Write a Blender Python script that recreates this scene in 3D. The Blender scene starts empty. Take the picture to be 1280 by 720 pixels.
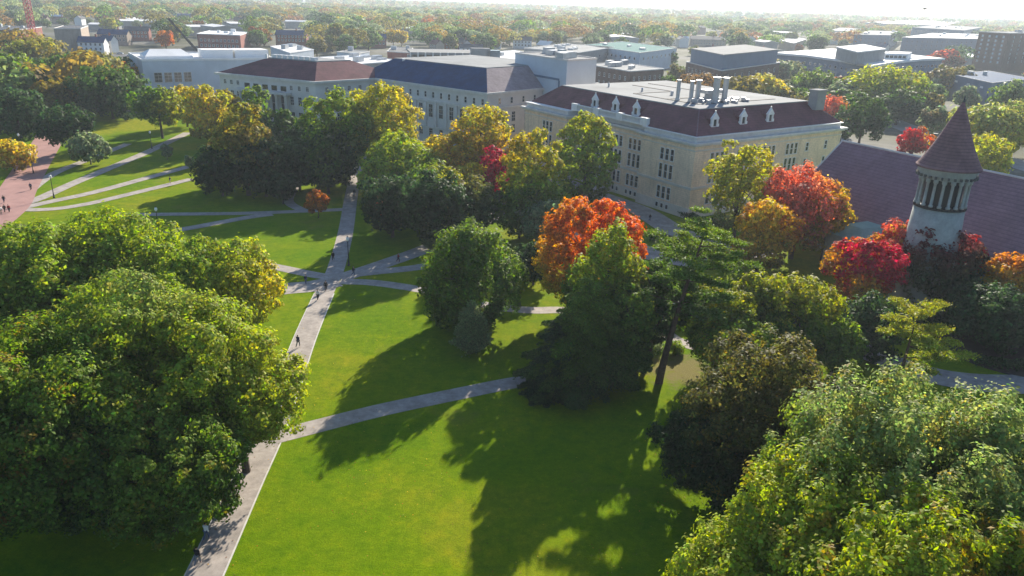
import bpy, math, random
import numpy as np
from mathutils import Vector, Matrix
random.seed(7)
PI = math.pi
# ------------------------------------------------------------------ scene / camera
sc = bpy.context.scene
col = bpy.data.collections.new('campus'); sc.collection.children.link(col)
FPX, PITCH, ROLL, HC = 950.0, math.radians(20.7), math.radians(1.8), 44.0
_w = Vector((0, math.cos(PITCH), -math.sin(PITCH)))
_r0 = Vector((1, 0, 0)); _u0 = Vector((0, math.sin(PITCH), math.cos(PITCH)))
RV = _r0*math.cos(ROLL) + _u0*math.sin(ROLL)
UV = _u0*math.cos(ROLL) - _r0*math.sin(ROLL)
def G(x, y, z=0.0):
    """survey helper: where the sight line through photo pixel x, y meets height z"""
    d = RV*(x-640) - UV*(y-360) + _w*FPX
    t = (z-HC)/d.z
    return Vector((d.x*t, d.y*t, z))
def pix(p):
    v = Vector(p) - Vector((0, 0, HC)); z = v.dot(_w)
    return 640+FPX*v.dot(RV)/z, 360-FPX*v.dot(UV)/z, z
cam = bpy.data.objects.new('camera', bpy.data.cameras.new('camera')); col.objects.link(cam)
cam.data.sensor_width = 36; cam.data.lens = FPX*36/1280; cam.data.clip_start = 0.5; cam.data.clip_end = 30000
M = Matrix.Identity(4)
for i in range(3):
    M[i][0] = RV[i]; M[i][1] = UV[i]; M[i][2] = -_w[i]
M[2][3] = HC
cam.matrix_world = M
sc.camera = cam
sc.view_settings.view_transform = 'Standard'; sc.view_settings.look = 'None'
sc.view_settings.gamma = 1; sc.view_settings.exposure = EXPO = 1.2
cy = sc.cycles
cy.max_bounces = 7; cy.diffuse_bounces = 3; cy.glossy_bounces = 2; cy.transmission_bounces = 4; cy.transparent_max_bounces = 8
cy.volume_bounces = 0; cy.use_denoising = True; cy.caustics_reflective = False; cy.caustics_refractive = False
cy.use_adaptive_sampling = True
try: cy.denoiser = 'OPENIMAGEDENOISE'
except Exception: pass
# ------------------------------------------------------------------ light
SUN_AZ = math.radians(71.4); SUN_EL = math.radians(23)      # azimuth from +X towards +Y
wd = bpy.data.worlds.new('World'); sc.world = wd; wd.use_nodes = True
nt = wd.node_tree; nt.nodes.clear()
o = nt.nodes.new('ShaderNodeOutputWorld'); b = nt.nodes.new('ShaderNodeBackground'); s = nt.nodes.new('ShaderNodeTexSky')
s.sky_type = 'NISHITA'; s.sun_disc = False; s.sun_elevation = SUN_EL; s.sun_rotation = PI/2-SUN_AZ
s.air_density = 1.0; s.dust_density = 0.4; s.ozone_density = 4.5
b.inputs[1].default_value = 0.08
nt.links.new(s.outputs[0], b.inputs[0]); nt.links.new(b.outputs[0], o.inputs[0])
sl = bpy.data.lights.new('sun', 'SUN'); sl.energy = 5.0; sl.angle = math.radians(0.5); sl.color = (1, 0.91, 0.77)
sun = bpy.data.objects.new('sun', sl); col.objects.link(sun)
sd = Vector((math.cos(SUN_AZ)*math.cos(SUN_EL), math.sin(SUN_AZ)*math.cos(SUN_EL), math.sin(SUN_EL)))
sun.rotation_euler = sd.to_track_quat('Z', 'Y').to_euler(); sun.location = (0, 0, 120)
# ------------------------------------------------------------------ materials
def newmat(name):
    m = bpy.data.materials.new(name); m.use_nodes = True
    return m, m.node_tree, m.node_tree.nodes['Principled BSDF']
def noise(nt, scale, detail=4, coord='Object', rough=0.6, vec=None):
    if vec is None:
        tc = nt.nodes.new('ShaderNodeTexCoord'); vec = tc.outputs[coord]
    n = nt.nodes.new('ShaderNodeTexNoise'); n.inputs['Scale'].default_value = scale
    n.inputs['Detail'].default_value = detail; n.inputs['Roughness'].default_value = rough
    nt.links.new(vec, n.inputs['Vector']); return n
def ramp(nt, fac, stops):
    r = nt.nodes.new('ShaderNodeValToRGB'); e = r.color_ramp.elements
    while len(e) < len(stops): e.new(0.5)
    for k, (p, c) in enumerate(stops):
        e[k].position = p; e[k].color = (*c, 1)
    nt.links.new(fac, r.inputs[0]); return r
def mix(nt, a, b, fac, mode='MIX'):
    m = nt.nodes.new('ShaderNodeMix'); m.data_type = 'RGBA'; m.blend_type = mode
    for s, v in ((6, a), (7, b), (0, fac)):
        if hasattr(v, 'links') or hasattr(v, 'is_linked'): nt.links.new(v, m.inputs[s])
        elif isinstance(v, (int, float)): m.inputs[s].default_value = v
        else: m.inputs[s].default_value = (*v, 1)
    return m.outputs[2]
def flat(name, c, rough=0.8, var=0.15, scale=0.5, metal=0.0, bump=0.0, fine=6.0, spec=0.3):
    m, nt, p = newmat(name)
    n = noise(nt, scale, 5); k = noise(nt, fine, 3)
    lo = tuple(x*(1-var) for x in c); hi = tuple(min(1, x*(1+var)) for x in c)
    r = ramp(nt, n.outputs[0], [(0.3, lo), (0.7, hi)])
    r2 = ramp(nt, k.outputs[0], [(0.25, (1-var*.8,)*3), (0.75, (1+var*.5,)*3)])
    nt.links.new(mix(nt, r.outputs[0], r2.outputs[0], 1.0, 'MULTIPLY'), p.inputs['Base Color'])
    p.inputs['Roughness'].default_value = rough; p.inputs['Metallic'].default_value = metal
    p.inputs['Specular IOR Level'].default_value = spec
    if bump:
        bp = nt.nodes.new('ShaderNodeBump'); bp.inputs['Strength'].default_value = bump; bp.inputs['Distance'].default_value = 0.05
        nt.links.new(k.outputs[0], bp.inputs['Height']); nt.links.new(bp.outputs[0], p.inputs['Normal'])
    return m
def coursed(name, c, period, depth=0.5, var=0.2, mortar=0.72, rough=0.85, spec=0.12):
    """tiles or brick courses running level: bands in z, broken up by noise"""
    m, nt, p = newmat(name)
    tc = nt.nodes.new('ShaderNodeTexCoord'); sep = nt.nodes.new('ShaderNodeSeparateXYZ'); nt.links.new(tc.outputs['Object'], sep.inputs[0])
    q = nt.nodes.new('ShaderNodeMath'); q.operation = 'DIVIDE'; q.inputs[1].default_value = period; nt.links.new(sep.outputs[2], q.inputs[0])
    f = nt.nodes.new('ShaderNodeMath'); f.operation = 'FRACT'; nt.links.new(q.outputs[0], f.inputs[0])
    band = ramp(nt, f.outputs[0], [(0.0, (mortar,)*3), (0.3, (1, 1, 1)), (1.0, (1.06,)*3)])
    n = noise(nt, 0.25, 6); n2 = noise(nt, 2.2, 3)
    lo = tuple(x*(1-var) for x in c); hi = tuple(x*(1+var) for x in c)
    a = ramp(nt, n.outputs[0], [(0.3, lo), (0.7, hi)]); b2 = ramp(nt, n2.outputs[0], [(0.3, (0.86,)*3), (0.7, (1.12,)*3)])
    mp = nt.nodes.new('ShaderNodeMapping'); mp.inputs['Scale'].default_value = (1, 1, .08); nt.links.new(tc.outputs['Object'], mp.inputs[0])
    n3 = noise(nt, 0.9, 5, vec=mp.outputs[0]); c3 = ramp(nt, n3.outputs[0], [(0.35, (0.90,)*3), (0.55, (1.03,)*3)])
    x = mix(nt, a.outputs[0], b2.outputs[0], 1.0, 'MULTIPLY'); x = mix(nt, x, c3.outputs[0], 1.0, 'MULTIPLY'); x = mix(nt, x, band.outputs[0], 1.0, 'MULTIPLY')
    nt.links.new(x, p.inputs['Base Color']); p.inputs['Roughness'].default_value = rough; p.inputs['Specular IOR Level'].default_value = spec
    bp = nt.nodes.new('ShaderNodeBump'); bp.inputs['Strength'].default_value = depth; bp.inputs['Distance'].default_value = 0.06
    nt.links.new(f.outputs[0], bp.inputs['Height']); nt.links.new(bp.outputs[0], p.inputs['Normal'])
    return m
MAT = dict(
    spiretile=coursed('brown_spire_tile', (0.23, 0.125, 0.13), 0.45, 0.8, 0.3, 0.6),
    tan=coursed('tan_brick', (0.82, 0.63, 0.44), 0.42, 0.2, 0.12, 0.9),
    cream=flat('cream_limestone', (0.68, 0.62, 0.53), 0.8, 0.12, 0.4),
    cornice=flat('grey_cornice_stone', (0.62, 0.60, 0.56), 0.7, 0.12, 0.6),
    maroon=coursed('maroon_roof_tile', (0.165, 0.068, 0.075), 0.45, 0.5, 0.28, 0.8),
    purple=coursed('plum_roof_tile', (0.23, 0.14, 0.165), 0.50, 0.5, 0.12, 0.7),
    slate=coursed('blue_slate', (0.012, 0.06, 0.145), 0.4, 0.25, 0.25, 0.85, 0.8, 0.05),
    sunlitslate=coursed('sunlit_slate_tint', (0.33, 0.26, 0.26), 0.4, 0.4, 0.25, 0.8),  # slate with the sunlight painted into its colour
    membrane=flat('pale_roof_membrane', (0.27, 0.28, 0.28), 0.9, 0.2, 0.12, spec=.08),
    whiteroof=flat('white_roof_membrane', (0.76, 0.76, 0.74), 0.8, 0.12, 0.1, spec=.1),
    tarline=flat('dark_roof_seam', (0.12, 0.11, 0.10), 0.9),
    trim=flat('white_painted_trim', (0.74, 0.73, 0.70), 0.55, 0.08, 1.0),
    glass=flat('dark_window_glass', (0.025, 0.035, 0.045), 0.12, 0.3, 0.7, spec=0.8),
    blueglass=flat('blue_tinted_glass', (0.08, 0.14, 0.19), 0.15, 0.2, 0.5, spec=0.8),
    metal=flat('brushed_metal', (0.45, 0.46, 0.48), 0.4, 0.1, 1.0, 0.7),
    copper=flat('green_copper', (0.22, 0.36, 0.31), 0.7, 0.15, 0.5),
    greyblock=flat('pale_grey_panel', (0.50, 0.56, 0.61), 0.7, 0.08, 0.2),
    palewall=flat('pale_limestone_wall', (0.62, 0.60, 0.57), 0.8, 0.1, 0.3),
    brick=coursed('red_brick', (0.26, 0.10, 0.08), 0.4, 0.2, 0.2, 0.9),
    brownbrick=coursed('brown_brick', (0.16, 0.10, 0.08), 0.4, 0.2, 0.2, 0.9),
    tanblock=coursed('tan_concrete_block', (0.34, 0.28, 0.23), 0.6, 0.2, 0.12, 0.9),
    bluewall=flat('slate_blue_cladding', (0.10, 0.16, 0.24), 0.6, 0.12, 0.2),
    concrete=flat('grey_concrete', (0.30, 0.30, 0.29), 0.95, 0.15, 0.3, spec=.05),
    stone=flat('grey_green_limestone', (0.36, 0.37, 0.33), 0.85, 0.18, 0.8, bump=0.4, fine=3),
    darkstone=flat('dark_weathered_stone', (0.10, 0.105, 0.10), 0.9, 0.3, 1.0),
    black=flat('black_painted_iron', (0.02, 0.02, 0.022), 0.5, 0.1, 1.0),
    globe=flat('white_lamp_globe', (0.85, 0.85, 0.82), 0.3, 0.03, 1.0),
    redpaint=flat('red_crane_paint', (0.55, 0.10, 0.12), 0.5, 0.1, 0.5),
    bark=flat('grey_brown_bark', (0.085, 0.065, 0.05), 0.95, 0.3, 2.0, bump=0.6, fine=5),
    palebark=flat('pale_grey_bark', (0.20, 0.18, 0.15), 0.95, 0.3, 2.0, bump=0.6, fine=5),
    pinebark=flat('rust_pine_bark', (0.12, 0.07, 0.045), 0.95, 0.3, 2.0, bump=0.6, fine=5),
    darkroof=flat('dark_shingle_roof', (0.07, 0.075, 0.085), 0.8, 0.2, 0.5),
    redroof=flat('rust_shingle_roof', (0.20, 0.09, 0.07), 0.8, 0.2, 0.5),
    greenroof=flat('green_metal_roof', (0.13, 0.25, 0.23), 0.95, 0.1, 0.3, spec=.03),
)
# leaves: colour comes from the leaf's own colour attribute
def leafmat(name, transl=0.47, rough=0.5):
    m, nt, p = newmat(name)
    at = nt.nodes.new('ShaderNodeAttribute'); at.attribute_name = 'leaf'
    nt.links.new(at.outputs['Color'], p.inputs['Base Color'])
    p.inputs['Roughness'].default_value = .6; p.inputs['Specular IOR Level'].default_value = 0.10
    tr = nt.nodes.new('ShaderNodeBsdfTranslucent')
    hs = nt.nodes.new('ShaderNodeHueSaturation'); hs.inputs['Saturation'].default_value = 1.15; hs.inputs['Value'].default_value = 1.5
    nt.links.new(at.outputs['Color'], hs.inputs['Color']); nt.links.new(hs.outputs[0], tr.inputs[0])
    ms = nt.nodes.new('ShaderNodeMixShader'); ms.inputs[0].default_value = transl
    nt.links.new(p.outputs[0], ms.inputs[1]); nt.links.new(tr.outputs[0], ms.inputs[2])
    nt.links.new(ms.outputs[0], nt.nodes['Material Output'].inputs[0]); return m
LEAF = leafmat('autumn_leaf'); NEEDLE = leafmat('conifer_needle', 0.3, 0.6)
# ------------------------------------------------------------------ mesh helpers
class MB:
    def __init__(s): s.v = []; s.f = []
    def add(s, vs, fs):
        n = len(s.v); s.v += [tuple(v) for v in vs]; s.f += [tuple(i+n for i in f) for f in fs]; return s
    def box(s, c, h, ang=0.0):
        ca, sa = math.cos(ang), math.sin(ang); vs = []
        for z in (-1, 1):
            for x, y in ((-1, -1), (1, -1), (1, 1), (-1, 1)):
                X, Y = x*h[0], y*h[1]; vs.append((c[0]+X*ca-Y*sa, c[1]+X*sa+Y*ca, c[2]+z*h[2]))
        return s.add(vs, [(0, 3, 2, 1), (4, 5, 6, 7), (0, 1, 5, 4), (1, 2, 6, 5), (2, 3, 7, 6), (3, 0, 4, 7)])
    def prism(s, pts, z0, z1):
        if sum(a[0]*b[1]-b[0]*a[1] for a, b in zip(pts, pts[1:]+pts[:1])) < 0: pts = pts[::-1]
        n = len(pts)
        return s.add([(p[0], p[1], z0) for p in pts]+[(p[0], p[1], z1) for p in pts],
                     [tuple(range(n-1, -1, -1)), tuple(range(n, 2*n))]+[(i, (i+1) % n, n+(i+1) % n, n+i) for i in range(n)])
    def frustum(s, lo, z0, hi, z1, cap=True):
        n = len(lo); fs = [(i, (i+1) % n, n+(i+1) % n, n+i) for i in range(n)]
        if cap: fs += [tuple(range(n, 2*n)), tuple(range(n-1, -1, -1))]
        return s.add([(p[0], p[1], z0) for p in lo]+[(p[0], p[1], z1) for p in hi], fs)
    def quad(s, *p): return s.add(p, [tuple(range(len(p)))])
    def tube(s, path, rad, seg=8):
        vs = []; n = len(path)
        for i, p in enumerate(path):
            p = Vector(p); d = (Vector(path[min(i+1, n-1)])-Vector(path[max(i-1, 0)])).normalized()
            a = d.cross(Vector((0.31, 0.95, 0.1))); a = (a if a.length > .05 else d.cross(Vector((1, 0, 0)))).normalized(); b = d.cross(a)
            r = rad[i] if hasattr(rad, '__len__') else rad
            for k in range(seg):
                t = 2*PI*k/seg; vs.append(p+a*r*math.cos(t)+b*r*math.sin(t))
        fs = [(i*seg+k, i*seg+(k+1) % seg, (i+1)*seg+(k+1) % seg, (i+1)*seg+k) for i in range(n-1) for k in range(seg)]
        fs += [tuple(range(seg-1, -1, -1)), tuple(range((n-1)*seg, n*seg))]
        return s.add(vs, fs)
    def lathe(s, c, prof, seg=24):
        vs = [(c[0]+r*math.cos(2*PI*k/seg), c[1]+r*math.sin(2*PI*k/seg), c[2]+z) for r, z in prof for k in range(seg)]; n = len(prof)
        fs = [(i*seg+k, i*seg+(k+1) % seg, (i+1)*seg+(k+1) % seg, (i+1)*seg+k) for i in range(n-1) for k in range(seg)]
        fs += [tuple(range(seg-1, -1, -1)), tuple(range((n-1)*seg, n*seg))]
        return s.add(vs, fs)
    def mesh(s, name, mat, off=(0, 0, 0)):
        m = bpy.data.meshes.new(name)
        m.from_pydata([(v[0]-off[0], v[1]-off[1], v[2]-off[2]) for v in s.v], [], s.f); m.update()
        if mat: m.materials.append(mat)
        return m
def link(name, data, parent=None, loc=None):
    o = bpy.data.objects.new(name, data); col.objects.link(o)
    if parent: o.parent = parent
    if loc is not None: o.location = loc
    return o
def root(name, label, cat, loc, group=None, rz=0.0):
    o = link(name, None, None, loc); o.rotation_euler.z = rz; o.empty_display_size = 0.5
    o['label'] = label; o['category'] = cat
    if group: o['group'] = group
    return o
def part(name, mb, mat, parent, world=True, label=None, smooth=False):
    m = mb.mesh(name, MAT[mat] if isinstance(mat, str) else mat, parent.location if world else (0, 0, 0))
    if smooth: m.polygons.foreach_set('use_smooth', [True]*len(m.polygons))
    o = link(name, m, parent)
    if label: o['label'] = label
    return o
def struct(name, mb, mat, kind='structure', label=None):
    o = link(name, mb.mesh(name, MAT[mat] if isinstance(mat, str) else mat)); o['kind'] = kind
    if label: o['label'] = label
    return o
def dup(o, loc, rz=None, label=None, scale=None, group=None):
    def rec(a, par):
        c = a.copy(); col.objects.link(c); c.parent = par
        for ch in CH.get(a, [x for x in a.children]): rec(ch, c)
        return c
    c = rec(o, None); c.location = loc
    if rz is not None: c.rotation_euler.z = rz
    if scale: c.scale = scale
    if label: c['label'] = label
    if group: c['group'] = group
    return c
CH = {}
# ------------------------------------------------------------------ the ground, lawns and walks
m, nt, p = newmat('far_ground')
n = noise(nt, 0.012, 8); n2 = noise(nt, 0.15, 5)
r = ramp(nt, n.outputs[0], [(0.35, (0.045, 0.055, 0.025)), (0.5, (0.10, 0.10, 0.06)), (0.62, (0.17, 0.165, 0.15)), (0.75, (0.07, 0.09, 0.03))])
r2 = ramp(nt, n2.outputs[0], [(0.3, (0.7,)*3), (0.7, (1.2,)*3)])
nt.links.new(mix(nt, r.outputs[0], r2.outputs[0], 1.0, 'MULTIPLY'), p.inputs['Base Color']); p.inputs['Roughness'].default_value = 0.95; p.inputs['Specular IOR Level'].default_value = 0.1
gm = MB(); gm.prism([(12000*math.cos(a*PI/24), 12000*math.sin(a*PI/24)) for a in range(48)], -0.6, 0.0)
struct('ground', gm, m)
m, nt, p = newmat('lawn_grass')
n = noise(nt, 0.032, 6); n2 = noise(nt, 0.6, 6, rough=0.7); n3 = noise(nt, 7.0, 4, rough=0.8)
r = ramp(nt, n.outputs[0], [(0.36, (0.095, 0.190, 0.001)), (0.5, (0.150, 0.225, 0.003)), (0.62, (0.225, 0.245, 0.010))])
r2 = ramp(nt, n2.outputs[0], [(0.3, (0.66, 0.78, 0.7)), (0.52, (1, 1, 1)), (0.75, (1.45, 1.16, 1.2))])
r3 = ramp(nt, n3.outputs[0], [(0.25, (0.62,)*3), (0.75, (1.36,)*3)])
n5 = noise(nt, 1.7, 5, rough=0.75); r5 = ramp(nt, n5.outputs[0], [(0.3, (0.78, 0.82, .8)), (0.7, (1.22, 1.16, 1.1))])
r_5 = mix(nt, r3.outputs[0], r5.outputs[0], 1.0, 'MULTIPLY')
x = mix(nt, r.outputs[0], r2.outputs[0], 1.0, 'MULTIPLY'); x = mix(nt, x, r_5, 1.0, 'MULTIPLY')
# worn, straw-coloured patches
n4 = noise(nt, 0.09, 6, rough=0.65); w4 = ramp(nt, n4.outputs[0], [(0.60, (0, 0, 0)), (0.72, (0.55,)*3)])
x = mix(nt, x, (0.20, 0.18, 0.035), w4.outputs[0])
# straw and bare earth under the pines
tc = nt.nodes.new('ShaderNodeTexCoord')
for cxy, rad_, cc_ in ((G(852, 462), 13.0, (0.24, 0.19, 0.09)), (G(700, 440), 9.0, (0.10, 0.12, 0.02))):
    vm = nt.nodes.new('ShaderNodeVectorMath'); vm.operation = 'DISTANCE'; nt.links.new(tc.outputs['Object'], vm.inputs[0]); vm.inputs[1].default_value = (cxy.x, cxy.y, 0.02)
    dv = nt.nodes.new('ShaderNodeMath'); dv.operation = 'DIVIDE'; dv.inputs[1].default_value = rad_; nt.links.new(vm.outputs['Value'], dv.inputs[0])
    ad = nt.nodes.new('ShaderNodeMath'); ad.operation = 'MULTIPLY_ADD'; nt.links.new(n2.outputs[0], ad.inputs[0]); ad.inputs[1].default_value = 1.1; nt.links.new(dv.outputs[0], ad.inputs[2])
    wr_ = ramp(nt, ad.outputs[0], [(0.75, (.8,)*3), (1.0, (0, 0, 0))]); x = mix(nt, x, cc_, wr_.outputs[0])
nt.links.new(x, p.inputs['Base Color']); p.inputs['Roughness'].default_value = 0.95; p.inputs['Specular IOR Level'].default_value = 0.02
bp = nt.nodes.new('ShaderNodeBump'); bp.inputs['Strength'].default_value = 0.6; bp.inputs['Distance'].default_value = 0.12
nt.links.new(n3.outputs[0], bp.inputs['Height']); nt.links.new(bp.outputs[0], p.inputs['Normal'])
GRASS = m
lawn = MB(); lawn.quad((-260, 0, 0.02), (160, 0, 0.02), (160, 205, 0.02), (60, 262, 0.02), (-60, 262, 0.02), (-260, 330, 0.02))
struct('lawn', lawn, GRASS)
MAT['path'] = flat('path_concrete', (0.36, 0.315, 0.275), 0.9, 0.26, 0.5, fine=1.6)
MAT['asphalt'] = flat('asphalt', (0.10, 0.10, 0.105), 0.9, 0.2, 0.1)
MAT['redwalk'] = flat('red_brick_paving', (0.36, 0.20, 0.17), 0.9, 0.16, 0.3, fine=4.0)
MAT['curb'] = flat('pale_kerb', (0.55, 0.53, 0.47), 0.8, 0.12, 1.0)
MAT['darkdisc'] = flat('dark_disc', (0.05, 0.04, 0.03), 0.95, 0.3, 1.0)
def smooth_line(pts, k=6):
    P = [Vector(p) for p in pts]; out = []
    for i in range(len(P)-1):
        a = P[max(i-1, 0)]; b = P[i]; c = P[i+1]; d = P[min(i+2, len(P)-1)]
        for j in range(k):
            t = j/k
            out.append(0.5*((2*b)+(c-a)*t+(2*a-5*b+4*c-d)*t*t+(3*b-a-3*c+d)*t**3))
    out.append(P[-1]); return out
_pz = [0.026]
def strip(name, px, width, mat='path', z=None, offset=0.0, smooth=True, world=False):
    pts = [Vector((p[0], p[1], 0)) if world else G(*p) for p in px]
    if smooth: pts = smooth_line(pts)
    if z is None: _pz[0] += 0.004; z = _pz[0]
    L = []; R = []
    for i, p in enumerate(pts):
        d = (pts[min(i+1, len(pts)-1)]-pts[max(i-1, 0)]).normalized(); n = Vector((d.y, -d.x, 0))
        w = width[0]+(width[1]-width[0])*i/(len(pts)-1) if isinstance(width, tuple) else width
        L.append(p+n*(offset-w/2)); R.append(p+n*(offset+w/2))
    mb = MB(); n = len(L)
    mb.add([(q.x, q.y, z) for q in L]+[(q.x, q.y, z) for q in R], [(i, n+i, n+i+1, i+1) for i in range(n-1)])
    return struct(name, mb, mat)
MAINPX = [(236, 760), (256, 717), (305, 610), (345, 523), (380, 425), (405, 367), (419, 338), (432, 290), (441, 235), (452, 195)]
strip('path', MAINPX, 3.0)
strip('kerb', MAINPX[:6], 0.16, 'curb', offset=1.56)
strip('kerb', MAINPX[:6], 0.10, 'curb', offset=-1.52)
strip('path', [(330, 550), (400, 532), (480, 512), (575, 492), (640, 479), (700, 470), (770, 462)], 2.8)
strip('path', [(425, 352), (470, 354), (530, 363), (565, 372), (620, 384), (665, 388), (705, 388), (760, 394), (812, 406), (850, 428), (905, 440)], 2.6)
strip('path', [(425, 345), (400, 345), (345, 334), (280, 322), (200, 305)], 2.6)
strip('path', [(420, 352), (390, 358), (350, 362), (300, 372)], 5.0)
strip('path', [(425, 345), (470, 340), (530, 333), (575, 318), (620, 305)], 2.8)
strip('path', [(425, 348), (480, 330), (540, 308), (590, 283), (640, 262)], (3.5, 4.5))
strip('path', [(560, 246), (600, 252), (640, 262), (700, 290), (760, 300), (815, 318), (880, 330)], 7.0)
strip('path', [(120, 270), (170, 268.5), (300, 267), (385, 264), (432, 262)], 2.4)
strip('path', [(200, 292), (250, 283), (310, 272), (340, 268)], 2.6)
strip('path', [(5, 262), (60, 262), (110, 255), (170, 241), (240, 224)], 2.6)
strip('path', [(20, 262), (60, 253), (120, 240), (190, 221), (275, 198)], 2.8)
strip('path', [(20, 258), (50, 248), (95, 228), (150, 205), (185, 190), (235, 166)], 3.0)
strip('path', [(18, 258), (38, 238), (68, 217), (110, 200), (160, 180)], 2.6)
strip('path', [(380, 264), (360, 250), (380, 225), (420, 205), (470, 190)], 2.4)
strip('brick_walk', [(-40, 300), (8, 262), (22, 238), (42, 205), (58, 180), (66, 160)], 8.0, 'redwalk')
# walk along the hall and the drive by the round tower
strip('walk', [(690, 222), (745, 243), (800, 263), (848, 291), (905, 305), (960, 320)], 6.5, 'path')
strip('driveway', [(1040, 418), (1075, 436), (1110, 452), (1150, 466), (1205, 477), (1270, 481), (1350, 478)], 5.2, 'path')
strip('street', [(1075, 132), (1110, 150), (1160, 170), (1230, 192), (1320, 220)], 12, 'concrete')
strip('street', [(-60, 66), (60, 68), (180, 69), (300, 62)], 24, 'asphalt')
strip('street', [(180, 100), (240, 140), (300, 150), (380, 150)], 9, 'asphalt')
b = MB(); c = G(1262, 437); b.prism([(c.x+9.5*math.cos(k*PI/16), c.y+9.5*math.sin(k*PI/16)) for k in range(32)], 0.0, 0.12); struct('dark_disc', b, 'darkdisc')  # low flat disc, darker than the lawn round it
# ------------------------------------------------------------------ buildings
FOOT = []            # plan outlines, so no tree grows through a wall
def V2(p): return Vector((p[0], p[1]))
_tm = {}
def win_mesh(w, h, style):
    """window template: x along the wall, -y outward; frame and pane meshes"""
    k = (round(w, 2), round(h, 2), style)
    if k in _tm: return _tm[k]
    f = MB(); t = 0.14 if style != 'slim' else 0.08; d = 0.09
    f.box((-w/2-t/2, -d/2, h/2), (t/2, d/2, h/2+t)); f.box((w/2+t/2, -d/2, h/2), (t/2, d/2, h/2+t))
    f.box((0, -d/2+.004, h+t/2), (w/2, d/2, t/2)); f.box((0, -d/2-.05, -t/2), (w/2+t*1.6, d/2+.05, t/2+.02))
    if style in ('sash',): f.box((0, -d/2+.02, h*0.5), (w/2, d/2-.02, 0.05))
    if style == 'grid':
        f.box((0, -d/2+.02, h*0.35), (w/2, d/2-.02, 0.05)); f.box((0, -d/2+.02, h*0.7), (w/2, d/2-.02, 0.05)); f.box((0, -d/2+.026, h*0.5), (0.04, d/2-.026, h/2))
    p = MB(); p.box((0, -0.015, h/2), (w/2, 0.015, h/2))
    _tm[k] = (f, p); return _tm[k]
_wd = {}
def window(parent, P, ang, z, w, h, style='sash', fm='trim', gm='glass', name='window'):
    k = (round(w, 2), round(h, 2), style, fm, gm)
    if k not in _wd:
        f, p = win_mesh(w, h, style); _wd[k] = (f.mesh('window', MAT[fm]), p.mesh('pane', MAT[gm]))
    a, b = _wd[k]
    o = link(name, a, parent, (P[0]-parent.location.x, P[1]-parent.location.y, z-parent.location.z)); o.rotation_euler.z = ang
    link('pane', b, o); return o
def wall_frame(P, Q, cen):
    """angle such that local +x runs along the wall and local -y is outward"""
    P = V2(P); Q = V2(Q); d = (Q-P); L = d.length; d.normalize(); n = Vector((d.y, -d.x))
    if (V2(cen)-P).dot(n) > 0: P, Q = Q, P; d = -d; n = -n
    return P, d, n, L, math.atan2(d.y, d.x)
def windows_on(parent, P, Q, cen, rows, xs, style='sash', fm='trim', gm='glass', off=0.0):
    P, d, n, L, a = wall_frame(P, Q, cen)
    for (z, w, h) in rows:
        for s in xs:
            q = P+d*(s*L if s <= 1 else s)+n*off
            window(parent, q, a, z, w, h, style, fm, gm)
def even(n, m=0.08): return [m+(1-2*m)*(i+.5)/n for i in range(n)]
def inset(q, d):
    n = len(q); out = []; A = sum(q[i][0]*q[(i+1) % n][1]-q[(i+1) % n][0]*q[i][1] for i in range(n)); s = 1 if A > 0 else -1
    for i in range(n):
        a, b, c = V2(q[i-1]), V2(q[i]), V2(q[(i+1) % n])
        e1 = (b-a).normalized(); e2 = (c-b).normalized(); n1 = Vector((-e1.y, e1.x))*s; n2 = Vector((-e2.y, e2.x))*s
        k = (n1+n2); k = k/max(0.2, k.dot(n1)); out.append(b+k*d)
    return [(p.x, p.y) for p in out]
def cen(q): return (sum(p[0] for p in q)/len(q), sum(p[1] for p in q)/len(q))
def plat(q, z0, z1, t):      # projecting band (cornice) round a footprint
    mb = MB(); mb.prism(inset(q, -t), z0, z1); return mb
def quadpx(l, m, r, z):
    L, Mm, R = G(*l, z), G(*m, z), G(*r, z); return [(L.x, L.y), (Mm.x, Mm.y), (R.x, R.y), (L.x+R.x-Mm.x, L.y+R.y-Mm.y)]
def hall(name, label, q, ze, zt, ins, wall, roof, rooftop='membrane', cornice=0.8, cat='building'):
    FOOT.append(q); c = cen(q)
    r = root(name, label, cat, (c[0], c[1], 0))
    mb = MB(); mb.prism(q, 0, ze); part('wall', mb, wall, r)
    part('cornice', plat(q, ze+.003, ze+0.7, cornice), 'cornice', r)
    mb = MB(); lo = inset(q, -0.25); hi = inset(q, ins); mb.frustum(lo, ze+0.72, hi, zt); rf = part('roof', mb, roof, r)
    return r, rf, hi, c
# ---- main hall ------------------------------------------------------------------
C0 = Vector((38.2, 162.8)); a_ = math.radians(123.2); b_ = math.radians(35.2)
ua = Vector((math.cos(a_), math.sin(a_))); ub = Vector((math.cos(b_), math.sin(b_)))
def H(a, b): q = C0+ua*a+ub*b; return (q.x, q.y)
FP = [H(0, 0), H(17, 0), H(17, 1.6), H(44, 1.6), H(44, -1.6), H(63.5, -1.6), H(63.5, 53), H(0, 53)]
ZE = 16.6; hc = cen([H(0, 0), H(63, 0), H(63, 53), H(0, 53)]); FOOT.append([H(-1, -3), H(65, -3), H(65, 54), H(-1, 54)])
hall_r = root('university_hall', 'tan brick hall with maroon mansard roof, white dormers and a flat top carrying steel stacks', 'building', (hc[0], hc[1], 0))
mb = MB(); mb.prism(FP, 1.3, ZE); part('wall', mb, 'tan', hall_r)
mb = MB(); mb.prism(inset(FP, -0.15), 0, 2.3); part('plinth', mb, 'cream', hall_r)
part('belt_course', plat(FP, 6.55, 7.05, 0.28), 'cream', hall_r)
part('belt_course', plat(FP, 14.9, 15.15, 0.12), 'cream', hall_r)
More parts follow.
